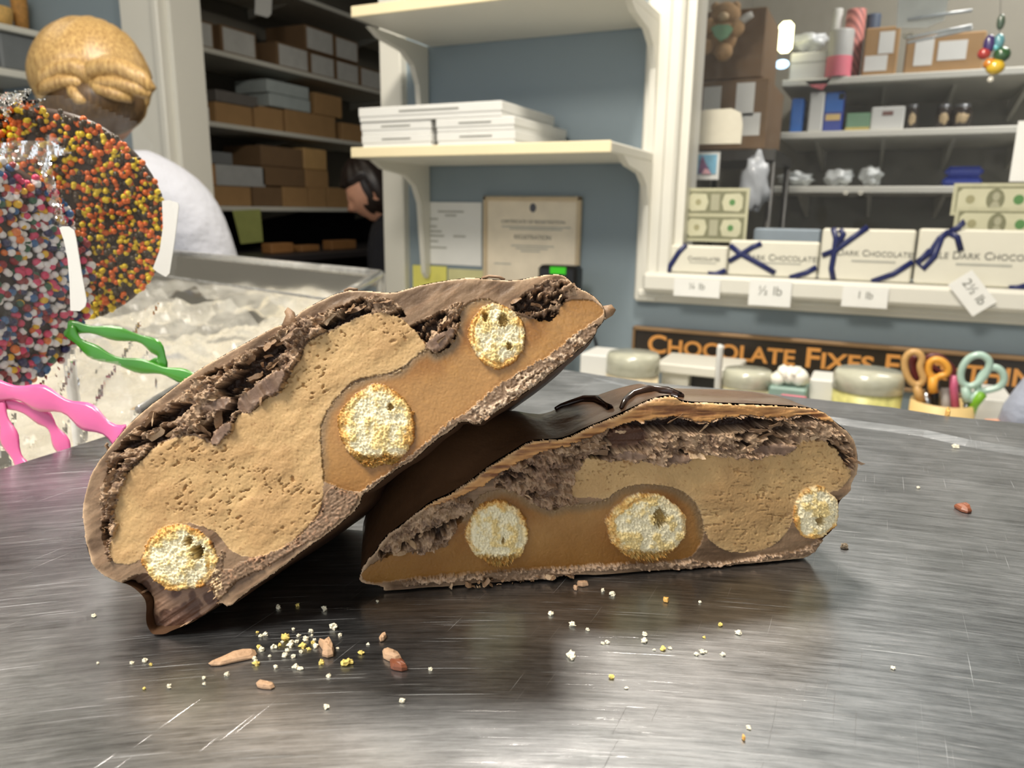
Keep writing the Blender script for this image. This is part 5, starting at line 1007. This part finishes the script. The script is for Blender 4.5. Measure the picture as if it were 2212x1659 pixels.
# folded brown edge of the wrapper seam between the discs, as a narrow doubled film
film_sheet([(0,305),(110,300),(160,330),(110,345),(128,420),(150,490),(128,495),(96,400),(78,345),(0,355)], .205, .002, 23, t2, 50, 50, sc=.02, name='wrapper_seam', mat=film_mat('folded_cellophane', diff=.34, rough=.12, dcol=(.62, .5, .38), gloss=.3))
def label_card(poly, d, par): MB().prism([P(x, y, d) for x, y in poly], FW * .0003).obj('paper_label', m_paper, par)
label_card([(128,492),(134,489),(148,489),(160,498),(164,515),(176,590),(187,650),(184,662),(172,672),(152,671),(150,610),(146,560),(138,520)], .197, t2)
label_card([(350,434),(365,432),(384,438),(386,446),(377,520),(366,590),(358,598),(340,588),(330,580),(345,540),(352,490)], .236, t1)
m_gr = M('green_ribbon', (66, 146, 42), rough=.25, var=.12, scale=60, coat=.5, sss=0); m_pk = M('pink_ribbon', (224, 100, 160), rough=.28, var=.15, scale=60, coat=.4)
def ribbon(pts, d0, d1, wd, mat, par):
    q = pts
    for _ in range(2): q = [q[0]] + [v for i in range(len(q)-1) for v in ((q[i][0]*.75+q[i+1][0]*.25, q[i][1]*.75+q[i+1][1]*.25), (q[i][0]*.25+q[i+1][0]*.75, q[i][1]*.25+q[i+1][1]*.75))] + [q[-1]]
    n = len(q); P3 = [P(x, y, d0 + (d1-d0)*i/(n-1)) for i, (x, y) in enumerate(q)]
    ww = [wd * (.8 + .25*math.sin(i*.9)) for i in range(n)]
    MB().tube(P3, ww, 8, flat=.22, flatdir=FW).obj('ribbon', mat, par, True)
gt = t1; kk = .215/FPX
ribbon([(146,706),(200,712),(262,722),(318,735),(348,760),(352,785),(338,792),(334,775)], .212, .214, 15*kk, m_gr, gt)
ribbon([(146,710),(170,740),(210,765),(270,785),(330,795),(380,808),(430,822)], .2115, .208, 15*kk, m_gr, gt)
ribbon([(-30,842),(40,848),(100,862),(160,885),(210,912),(262,945)], .186, .178, 24*kk, m_pk, t2)
ribbon([(-30,860),(50,880),(100,902),(120,935),(142,975),(150,990)], .186, .184, 16*kk, m_pk, t2)
ribbon([(-10,870),(10,910),(22,955),(45,1005),(60,1030)], .186, .180, 18*kk, m_pk, t2)
# clear acrylic bin
m_acr = film_mat('clear_acrylic', diff=.13, rough=.10, gloss=.25, dcol=(.84, .84, .82)); m_rim = film_mat('acrylic_rim', diff=.34, rough=.1, gloss=.4, dcol=(.92, .92, .9))
RZT = TOP + .004
FRc = PZ(822, 592, RZT); NRc = PZ(300, 885, RZT); FLc = PZ(-330, 488, TOP + .004); 
FLc = FRc + (PZ(395, 549, RZT) - FRc).normalized() * .62
NLc = NRc + (FLc - FRc) * .55
tb = thing('acrylic_bin', 'clear acrylic bin full of crumpled cellophane behind the chocolates at the left', 'bin', ((FRc+NRc).x/2, (FRc+NRc).y/2, CT))
def wallp(a, b, name):
    n = (b - a).cross(ZU).normalized() * .0025; lo = Vector((0, 0, CT + .001 - a.z)); mb = MB(); mb.prism([a, b, b + lo, a + lo], n); mb.obj(name, m_acr, tb)
wallp(FLc, FRc, 'back_panel'); wallp(FRc, NRc, 'side_panel')
MB().tube([FLc + (FRc-FLc)*.0, FLc + (FRc-FLc)*.97, FRc + (NRc-FRc)*.01, FRc + (NRc-FRc)*.3, FRc + (NRc-FRc)*.6, NRc], [.004, .004, .004, .0034, .0024, .0012], 10).obj('rim', m_rim, tb, True)
MB().tube([FRc + (NRc-FRc)*.004, FRc - Vector((0, 0, .012)), FRc - Vector((0, 0, .10))], .004, 10).obj('corner', m_rim, tb, True)
mid = [p - Vector((0, 0, .028)) for p in (FLc, FRc, NRc)]; MB().tube([mid[0], mid[1]], .003, 8).obj('inner_ledge', m_rim, tb, True); MB().tube([mid[1], mid[2]], .0028, 8).obj('inner_ledge', m_rim, tb, True)
# heap of crumpled clear bags in the bin
hb = thing('cellophane_heap', 'heap of crumpled clear cellophane filling the acrylic bin', 'wrapping', (NRc.x, NRc.y, CT)); hb['kind'] = 'stuff'
nx, ny = 110, 90; V = []; mc = film_mat('milky_cellophane', diff=.50, rough=.22, gloss=.14, dcol=(.52, .51, .47))
for layer in range(1):
    V = []
    for j in range(ny):
        for i in range(nx):
            u = i/(nx-1); v = j/(ny-1); a = NLc + (NRc - NLc)*u; b_ = FLc + (FRc - FLc)*u; q = a + (b_ - a)*v * .93; q = q + (FLc - FRc).normalized() * .008
            X_, Y_ = np.array([q.x*11.0]), np.array([q.y*11.0]); z = float(ridge(X_, Y_, 3, 40 + layer*9)[0]) * .045 + float(ridge(X_*2.7, Y_*2.2, 2, 50 + layer)[0]) * .014
            V.append(Vector((q.x, q.y, CT + .024 + .020*layer + z)))
    Fq = [(j*nx+i, j*nx+i+1, (j+1)*nx+i+1, (j+1)*nx+i) for j in range(ny-1) for i in range(nx-1)]
    mesh_obj('film_layer', V, Fq, mc, hb)

# bright ceiling light panels set in the shop ceiling
t = thing('ceiling_light', 'large flat lit panel in the shop ceiling, out of view above left', 'ceiling light', (-2.3, .9, CEIL_Z - .012))
MB().bbox((-2.62, .62, CEIL_Z - .014), (-1.93, 1.27, CEIL_Z - .001), .004).obj('frame', m_white, t); MB().box((-2.60, .64, CEIL_Z - .018), (-1.95, 1.25, CEIL_Z - .0142)).obj('diffuser', M('panel_glow', (255, 244, 224), emit=2.6), t)
# ================================================================ people
m_skin = M('skin', (206, 152, 124), rough=.5, sss=.1); m_coat = M('white_coat_cloth', (188, 190, 200), rough=.85, var=.04, scale=12, bump=.5, bscale=14)
def skin_body(name, verts, edges, radii, mat, par, levels=2):
    me = bpy.data.meshes.new(name); me.from_pydata([tuple(v) for v in verts], edges, []); me.materials.append(mat); o = bpy.data.objects.new(name, me); COL.objects.link(o); o.parent = par; o.matrix_parent_inverse = Matrix.Translation(-Vector(par.location))
    s = o.modifiers.new('skin', 'SKIN'); s.use_smooth_shade = True
    sv = me.skin_vertices[0].data if me.skin_vertices else None
    if sv is None:
        me.skin_vertices if False else None
    for i, r in enumerate(radii): me.skin_vertices[0].data[i].radius = r if isinstance(r, tuple) else (r, r)
    me.skin_vertices[0].data[0].use_root = True
    ss = o.modifiers.new('sub', 'SUBSURF'); ss.levels = levels; ss.render_levels = levels; return o
def body(par, hips, facing, up_lean, H, mat_top, mat_skin, arms, head_base, name='body'):
    """standing figure: hips point, facing unit vector, shoulders; legs to the floor"""
    f = Vector(facing).normalized(); s = f.cross(ZU).normalized(); hp = Vector(hips); ch = head_base - ZU * .12 - f * .01; sh = ch + Vector((0, 0, .02))
    V = [hp, hp + (ch - hp)*.35, hp + (ch - hp)*.7, ch, head_base - ZU*.045, head_base + ZU*.01]; E = [(0,1),(1,2),(2,3),(3,4),(4,5)]; R = [(.17,.12),(.165,.12),(.18,.125),(.14,.095),(.055,.055),(.05,.05)]
    for sg, arm in ((1, arms[0]), (-1, arms[1])):
        i = len(V); V += [sh + s*sg*.11 - ZU*.005, sh + s*sg*.19 - ZU*.04, arm[0], arm[1], arm[2]]; E += [(3, i), (i, i+1), (i+1, i+2), (i+2, i+3), (i+3, i+4)]; R += [(.085,.08),(.080,.078),(.062,.06),(.045,.045),(.035,.035)]
        i = len(V); V += [hp + s*sg*.09 - ZU*.08, hp + s*sg*.10 - ZU*.48 + f*.01, Vector((hp.x, hp.y, .07)) + s*sg*.10, Vector((hp.x, hp.y, .035)) + s*sg*.11 + f*.16]; E += [(0, i), (i, i+1), (i+1, i+2), (i+2, i+3)]; R += [(.10,.10),(.065,.065),(.042,.042),(.035,.03)]
    return skin_body(name, V, E, R, mat_top, par)
def head_mesh(name, c, facing, down, mat, par, k=1.0):
    f = Vector(facing).normalized(); f = (f * math.cos(down) - ZU * math.sin(down)).normalized(); s = f.cross(ZU).normalized(); u = s.cross(f); V = []; A, B = 40, 30
    for j in range(B + 1):
        for i in range(A):
            th = PI*j/B; ph = 2*PI*i/A; x = math.sin(th)*math.cos(ph); y = math.sin(th)*math.sin(ph); z = math.cos(th)   # x forward
            r = Vector((x*.096, y*.074, z*.115))
            if z < -.1: r.x *= 1 - .10*(-z-.1) if x > 0 else 1 - .45*(-z-.1); r.y *= 1 - .35*(-z-.1)
            if x > .2:
                r.x += .020*math.exp(-((y/.16)**2 + ((z+.10)/.17)**2)) + .010*math.exp(-((y/.09)**2 + ((z+.16)/.07)**2))       # nose
                r.x -= .010*math.exp(-(((abs(y)-.36)/.14)**2 + ((z-.06)/.10)**2))                                                 # eye sockets
                r.x += .005*math.exp(-((y/.28)**2 + ((z+.44)/.06)**2)) + .008*math.exp(-((y/.25)**2 + ((z+.78)/.12)**2)) + .004*math.exp(-((z-.20)/.07)**2)*(abs(y) < .6)
            V.append(Vector(c) + (f*r.x + s*r.y + u*r.z)*k)
    Fq = [(j*A+i, (j+1)*A+i, (j+1)*A+(i+1) % A, j*A+(i+1) % A) for j in range(B) for i in range(A)]
    o = mesh_obj(name, V, Fq, mat, par, True); return o, f, s, u
def ear(c, f, s, u, sg, par, k=1.0):
    q = Vector(c) + (s*sg*.074 - f*.006 - u*.008)*k; mb = MB(); mb.tube([q + (u*.030*math.cos(a) - f*.017*math.sin(a) + s*sg*(.004 + .006*math.sin(a)))*k for a in [PI*x/8 - .2 for x in range(12)]], .0052*k, 7); mb.blob(q - f*.006*k, (.012*k, .012*k, .024*k), 12, 8); mb.obj('ear', m_skin, par, True)
def hairmat(nm, c1, c2):
    m = M(nm, c1, rough=.4, var=.25, scale=1); nt = m.node_tree; tc = nt.nodes.new('ShaderNodeTexCoord'); mp = nt.nodes.new('ShaderNodeMapping'); mp.inputs['Scale'].default_value = (110, 110, 9); mp.inputs['Rotation'].default_value = (.3, .5, 0); nz = nt.nodes.new('ShaderNodeTexNoise'); nz.inputs['Scale'].default_value = 3; nz.inputs['Detail'].default_value = 6
    nt.links.new(tc.outputs['Object'], mp.inputs[0]); nt.links.new(mp.outputs[0], nz.inputs['Vector']); cr = nt.nodes.new('ShaderNodeValToRGB'); cr.color_ramp.elements[0].position = .35; cr.color_ramp.elements[1].position = .65
    cr.color_ramp.elements[0].color = (*lin(c1), 1); cr.color_ramp.elements[1].color = (*lin(c2), 1); nt.links.new(nz.outputs['Fac'], cr.inputs[0]); nt.links.new(cr.outputs[0], nt.nodes['Principled BSDF'].inputs['Base Color']); return m
# blond person seen from behind, head bowed, white coat
dp = 1.50; hc = P(206, 196, dp); fc = (HEAD * 1.0 + R0 * .10).normalized()
t = thing('person', 'person with blond pinned up hair and white coat, seen from behind with head bowed', 'person', (hc.x + fc.x*.02, hc.y + fc.y*.02, 0))
o, f, s, u = head_mesh('head', hc, fc, .45, m_skin, t, 1.06)
for sg in (1, -1): ear(hc - u*.022, f, s, u, sg, t, 1.06)
m_bl = hairmat('blond_hair', (142, 106, 62), (206, 172, 112)); V = []; A, B = 72, 40
for j in range(B + 1):
    for i in range(A):
        th = PI*.80*j/B; ph = 2*PI*i/A; x = math.sin(th)*math.cos(ph); y = math.sin(th)*math.sin(ph); z = math.cos(th)
        g_ = 1.10 + .006*math.sin(ph*17 + z*3) + .004*math.sin(ph*41 + 2) + (.03 if x < 0 else 0)
        part = .022*math.exp(-(y/.07)**2) if (x < .2 and z > -.1) else 0; g_ -= part
        r = Vector((x*.106, y*.090, z*.112))*g_
        if x > .3 and z < .45: r *= .88
        if z < -.15: r.y *= 1 - .55*(-z - .15); r.x *= 1 - .35*(-z - .15)
        V.append(hc + (f*(r.x - .004) + s*r.y + u*(r.z + .002))*1.06)
mesh_obj('hair', V, [(j*A+i, (j+1)*A+i, (j+1)*A+(i+1) % A, j*A+(i+1) % A) for j in range(B) for i in range(A)], m_bl, t, True)
mb = MB()
def hp_(px, py, o_=0.0): return P(px, py, dp - .112 - o_ * .6)
for pts, rr in (([(84,190),(100,166),(130,150),(162,146),(186,158),(190,182)], .019), ([(326,196),(305,172),(270,152),(230,144),(200,152),(190,176)], .021), ([(84,196),(104,186),(135,176),(165,178),(184,192)], .014), ([(324,206),(296,192),(255,180),(220,180),(196,192)], .015), ([(150,182),(160,200),(172,216),(190,220)], .012), ([(196,178),(214,192),(250,204),(285,214)], .012)):
    n = len(pts); mb.tube([hp_(x, y, .012*math.sin(PI*i/(n-1))) for i, (x, y) in enumerate(pts)], [rr*.95*(.45 + .6*math.sin(PI*(i+.5)/n)) for i in range(n)], 12)
mb.obj('hair_twist', m_bl, t, True)
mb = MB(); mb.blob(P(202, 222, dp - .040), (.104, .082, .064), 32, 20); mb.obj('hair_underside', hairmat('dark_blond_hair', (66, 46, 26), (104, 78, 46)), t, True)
hb_ = hc - ZU * .095 - f * .03
shc = P(300, 470, dp)
arms = []
sR = fc.cross(ZU).normalized()
base = hb_ - ZU*.14
for sg in (1, -1): a0 = base + sR*sg*.235 - ZU*.20 + fc*.02; arms.append([a0, a0 - ZU*.16 + fc*.14, a0 - ZU*.15 + fc*.30 - sR*sg*.05])
bo = body(t, (hc.x + fc.x*-.02, hc.y + fc.y*-.02, .88), fc, 0, 1.6, m_coat, m_skin, arms, hb_ + ZU*.0, 'coat')
# dark haired person in the doorway, bent over, facing left
dq = 2.72; hq = P(806, 412, dq); fq = (-R0 * 1.0 - HEAD * .12).normalized()
t = thing('person', 'person with dark hair and black top in the back room doorway, bent down facing left', 'person', (hq.x, hq.y, 0))
o, f, s, u = head_mesh('head', hq, fq, .55, m_skin, t, .98)
sgn = -1 if s.dot(FW) > 0 else 1
ear(hq, f, s, u, 1, t); ear(hq, f, s, u, -1, t)
m_dh = hairmat('dark_hair', (20, 14, 12), (46, 32, 26)); V = []
for j in range(B + 1):
    for i in range(A):
        th = PI*.86*j/B; ph = 2*PI*i/A; x = math.sin(th)*math.cos(ph); y = math.sin(th)*math.sin(ph); z = math.cos(th); g_ = 1.09 + .02*math.sin(ph*13 + z*2)
        r = Vector((x*.104, y*.086, z*.12))*g_
        if x > .05 and z < .42: r *= .80
        V.append(hq + f*(r.x - .006) + s*r.y + u*(r.z + .004))
mesh_obj('hair', V, [(j*A+i, (j+1)*A+i, (j+1)*A+(i+1) % A, j*A+(i+1) % A) for j in range(B) for i in range(A)], m_dh, t, True)
mb = MB(); mb.blob(hq - f*.105 - u*.02, (.05, .05, .055), 18, 12); mb.obj('hair_bun', m_dh, t, True)
fh = Vector(fq); s2 = fh.cross(ZU).normalized(); hb2 = hq - ZU*.09 - f*.035 - fh*.03; arms = []
for sg in (1, -1): a0 = hb2 - ZU*.26 + s2*sg*.20 + fh*.02; arms.append([a0, a0 - ZU*.10 + fh*.20, a0 - ZU*.06 + fh*.34])
body(t, (hq.x - fh.x*.12, hq.y - fh.y*.12, .84), fh, 0, 1.6, M('black_top', (18, 18, 26), rough=.9), m_skin, arms, hb2, 'body')
for a in arms:
    w_ = a[2]; mb = MB(); mb.tube([a[1]*.35 + a[2]*.65, w_, w_ + fh*.05], [.034, .030, .026], 10)
    for k in range(4): q = w_ + fh*.05 + s2*(-.024 + .016*k); mb.tube([q, q + fh*.035 - ZU*.006, q + fh*.065 - ZU*.022], [.009, .0085, .007], 7)
    q = w_ + fh*.015 + s2*.03; mb.tube([q, q + fh*.03 + s2*.016 - ZU*.01, q + fh*.055 + s2*.016 - ZU*.024], [.010, .0095, .008], 7); mb.obj('forearm_and_hand', m_skin, t, True)

# ================================================================ back room shelves and cartons
def slab(py, px, x_to, label):
    z = PX(px, py, XS).z; y0 = YW + .12; y1 = 4.55; t = thing('storage_shelf', label, 'shelf', (XS, 3, z), 'long white shelves in the back room'); MB().bbox((-2.965, y0, z - .022), (XS, y1, z), .003).obj('shelf_board', m_white, t)
    for yy in (2.3, 3.1, 3.9): MB().prism([(-2.965, yy, z-.023), (-2.965, yy, z-.07), (XS - .1, yy, z-.023)], (0, .014, 0)).obj('shelf_bracket', m_white, t)
    return z
z1 = slab(140, 600, 0, 'topmost long back room shelf with labelled cartons'); z2 = slab(282, 600, 0, 'middle long back room shelf'); z3 = slab(447, 620, 0, 'lowest long back room shelf, level with the heads'); 
def carton(pa, pb_, hpx, zb, dep, mat, label, grp, lab=None, xo=0.0, name='storage_carton'):
    X = XS - .02 - xo; y0 = PX(pa, 300, X).y; y1 = PX(pb_, 300, X).y; dm = (PX((pa+pb_)/2, 300, X) - CAM).dot(FW); h = hpx * dm / FPX; t = thing(name, label, 'box', (X, y0, zb), grp)
    MB().bbox((X - dep, y0, zb + .0008), (X, y1, zb + h), .003).obj('carton_body', mat, t)
    if lab: MB().box((X - .0002, y0 + (y1-y0)*lab[0], zb + h*lab[2]), (X + .0008, y0 + (y1-y0)*lab[1], zb + h*lab[3])).obj('white_label', M('dull_white_label', (196, 196, 192)), t)
    return zb + h + .001
g1, g2, g3 = 'labelled cartons on the topmost back room shelf', 'cartons on the middle back room shelf', 'cartons on the lowest back room shelf'
L4 = (.06, .94, .08, .92)
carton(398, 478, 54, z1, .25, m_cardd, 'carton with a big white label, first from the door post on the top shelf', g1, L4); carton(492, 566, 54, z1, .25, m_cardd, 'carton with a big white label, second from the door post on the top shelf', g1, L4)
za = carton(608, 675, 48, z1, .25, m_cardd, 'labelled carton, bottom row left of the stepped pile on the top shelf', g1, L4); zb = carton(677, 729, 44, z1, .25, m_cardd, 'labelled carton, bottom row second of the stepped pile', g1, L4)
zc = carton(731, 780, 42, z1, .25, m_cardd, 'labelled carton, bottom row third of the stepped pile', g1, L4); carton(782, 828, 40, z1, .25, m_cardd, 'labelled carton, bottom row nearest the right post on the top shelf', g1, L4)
carton(669, 729, 48, za, .25, m_cardd, 'labelled carton stacked on top at the left of the stepped pile', g1, L4); carton(731, 780, 44, za, .25, m_cardd, 'labelled carton stacked on top at the right of the stepped pile', g1, L4)
zw = carton(400, 457, 30, z2, .2, m_box, 'white box, lower of two, beside the door post on the middle shelf', g2); carton(399, 455, 28, zw, .2, m_box, 'white box, upper of two, beside the door post on the middle shelf', g2)
zt = carton(470, 548, 42, z2, .24, m_card, 'plain tan carton right of the white pair on the middle shelf', g2); zt_ = carton(553, 614, 46, z2, .24, m_card, 'plain tan carton in the middle of the middle shelf row', g2); zq = carton(620, 726, 46, z2, .24, m_card, 'wide tan carton under the grey white parcels on the middle shelf', g2); carton(740, 800, 36, z2, .24, m_card, 'tan carton at the right end of the middle shelf', g2)
zp = carton(588, 674, 26, zq, .2, M('grey_white_parcel', (176, 186, 186), rough=.5), 'grey white parcel, lower of two, on the middle shelf', g2); carton(584, 672, 26, zp, .2, M('grey_white_parcel', (176, 186, 186)), 'grey white parcel, upper of two, on the middle shelf', g2); carton(684, 741, 44, zq, .2, m_card, 'small tan carton on top beside the grey white parcels', g2); carton(474, 562, 24, zt, .22, M('grey_tray', (110, 106, 102)), 'flat grey tray lying on the tan cartons of the middle shelf', g2)
zz = carton(440, 535, 42, z3, .24, m_card, 'low tan carton at the left of the lowest shelf', g3); carton(540, 603, 42, z3, .24, m_cardd, 'dark brown carton second on the lowest shelf', g3); zu = carton(605, 660, 42, z3, .24, m_card, 'tan carton in the middle of the lowest shelf', g3); carton(662, 700, 42, z3, .24, m_card, 'narrow tan carton right of the middle one on the lowest shelf', g3); carton(702, 756, 42, z3, .24, m_card, 'tan carton at the right end of the lowest shelf', g3)
zo = carton(412, 461, 46, zz, .22, M('orange_tan_card', (176, 130, 78)), 'orange tan carton in the second layer by the door post', g3); carton(462, 568, 44, zz, .22, M('pale_grey_tray', (176, 178, 178)), 'pale grey white tray in the second layer of the lowest shelf', g3); carton(412, 500, 26, zo, .2, M('dull_grey_white_bag', (120, 122, 124)), 'dull grey bag lying on the orange tan carton', g3)
zn = carton(562, 655, 40, zu, .24, m_cardd, 'dark brown carton in the second layer beneath the big one', g3); zgd = carton(657, 706, 38, zu, .22, m_card, 'tan carton with dark scrawl in the second layer', g3, None); carton(562, 652, 42, zn, .24, m_cardd, 'big dark brown carton at the top of the lowest shelf pile', g3); carton(655, 704, 44, zgd, .22, M('golden_card', (196, 158, 104)), 'golden carton on top next to the big dark brown one', g3)
# the clear space under the lowest shelf: dark worktable, green note, small parts
t = thing('green_note', 'yellow green paper hanging below the lowest back room shelf', 'note', PX(535, 488, XS)); MB().prism([PX(x, y, XS + .004) for x, y in ((502,455),(562,452),(568,522),(520,527))], (.001, 0, 0)).obj('sheet', M('yellow_green_paper', (168, 176, 104)), t)
t = thing('work_table', 'dark work table below the back room shelves', 'table', (-2.5, 3.4, 0)); zt5 = PX(640, 548, XS + .25).z
MB().bbox((-2.95, YW + .2, zt5 - .03), (XS + .32, 4.5, zt5), .003).obj('table_top', M('dark_table_top', (46, 42, 44), rough=.5), t)
for yy in (YW + .3, 4.3):
    for xx in (-2.92, XS + .26): MB().box((xx - .02, yy, 0), (xx + .02, yy + .04, zt5 - .03)).obj('leg', M('dark_table_top', (46, 42, 44)), t)
struct('wall_dark_panel', MB().box((-2.968, YW + .12, 0), (-2.955, 4.55, z3 - .03)), M('dark_navy_panel', (24, 26, 38), rough=.7))
for i, (pa, pb_, h_, lab) in enumerate(((573, 622, 22, 'small orange brown block at the left of the dark table'), (640, 680, 14, 'small orange brown block in the middle of the dark table'), (708, 762, 20, 'small orange brown block on the dark table by the black top'))): carton(pa, pb_, h_, zt5, .06, M('orange_brown_block', (150, 106, 62)), lab, 'blocks on the dark table', None, -.2, 'wooden_block')
t = thing('hanging_note', 'white paper hanging at the top of the back room shelves', 'note', PX(570, 18, XS + .02)); MB().prism([PX(x, y, XS + .02) for x, y in ((552,-20),(588,-20),(586,30),(578,38),(550,30))], (.001, 0, 0)).obj('sheet', m_paper, t)
zt0 = slab(8, 700, 0, 'highest back room shelf, mostly above the view')
# left side shelf in the shop with baskets
zl = PX(40, 152, -2.66).z; yl0 = 1.0; t = thing('side_shelf', 'white side wall shelf behind the blond person', 'shelf', (-2.8, 1.4, zl)); MB().bbox((-2.965, yl0, zl - .025), (-2.66, YW - .002, zl), .003).obj('shelf_board', m_white, t)
zs2 = PX(60, 62, -2.66).z
t = thing('storage_tub', 'grey tub on the side shelf left of the blond hair', 'tub', (-2.8, 1.5, zl)); MB().bbox((-2.93, PX(2, 110, -2.68).y, zl + .001), (-2.68, PX(92, 110, -2.68).y, PX(50, 78, -2.68).z), .006).obj('tub_body', M('grey_tub', (112, 116, 118), rough=.5), t)
t = thing('side_shelf', 'upper white side shelf carrying the wicker baskets', 'shelf', (-2.8, 1.4, zs2)); MB().bbox((-2.965, yl0, zs2 - .02), (-2.66, YW - .002, zs2), .003).obj('shelf_board', m_white, t)
m_wick = M('wicker', (176, 128, 66), rough=.7, var=.35, scale=90, bump=1, bscale=160)
for lab, pa, pb_, py0, zb_, col in (('golden wicker basket at the top left corner', -30, 45, 14, zs2, 0), ('brown wicker basket right of the golden one behind the blond hair', 48, 148, 4, zs2, 1)):
    X = -2.70; ya, yb = PX(pa, 50, X).y, PX(pb_, 50, X).y; yb = min(yb, YW - .02); zt_ = PX((pa+pb_)/2, py0, X).z; c = (-2.745, (ya+yb)/2, zb_ + .001); r = (yb-ya)/2; t = thing('wicker_basket', lab, 'basket', c, 'wicker baskets on the side shelf')
    hgt = zt_ - zb_; mb = MB(); mb.lathe(c, [(0, 0), (r*.82, 0), (r*.95, hgt*.6), (r, hgt), (r*.9, hgt), (r*.8, .01), (0, .01)], 28, sx=min(.9, .085/r))
    mb.obj('basket_body', m_wick if col else M('golden_wicker', (214, 172, 102), rough=.6, var=.3, scale=90), t, True)

# ================================================================ small pieces belong to the part they sit on
bpy.context.view_layer.update()
HOST = [('printed_line', 'lid'), ('shelf_edge', 'shelf_board'), ('lettering', 'board'), ('lettering', 'carton'), ('lettering', 'card'), ('lettering', 'certificate_sheet'), ('small_print', 'carton'), ('ribbon', 'carton'), ('typed_lines', 'certificate_sheet'), ('typed_lines', 'sheet'), ('seal', 'certificate_sheet'), ('shipping_label', 'carton_body'), ('shipping_label', 'body'), ('white_label', 'carton_body'), ('oval_logo', 'body'), ('tan_band', 'body'), ('yellow_corner', 'body'), ('hair_twist', 'hair'), ('ear', 'head'), ('muzzle', 'head'), ('portrait_face', 'portrait_oval'), ('portrait_bust', 'portrait_oval'), ('display', 'housing'), ('cord_turns', 'roll'), ('print_figure', 'print'), ('print_patch', 'print'), ('shelf_bracket', 'shelf_board'), ('label_patch', 'glass')]
base_ = lambda o: o.name.split('.')[0]
for root in [o for o in scene.objects if o.type == 'EMPTY']:
    kids = list(root.children)
    for a_, b_ in HOST:
        hosts = [k for k in kids if base_(k) == b_]
        if not hosts: continue
        for k in kids:
            if base_(k) == a_ and k.parent == root and a_ != 'shelf_bracket':
                mw = k.matrix_world.copy(); k.parent = hosts[0]; k.matrix_parent_inverse = hosts[0].matrix_world.inverted(); k.matrix_basis = mw
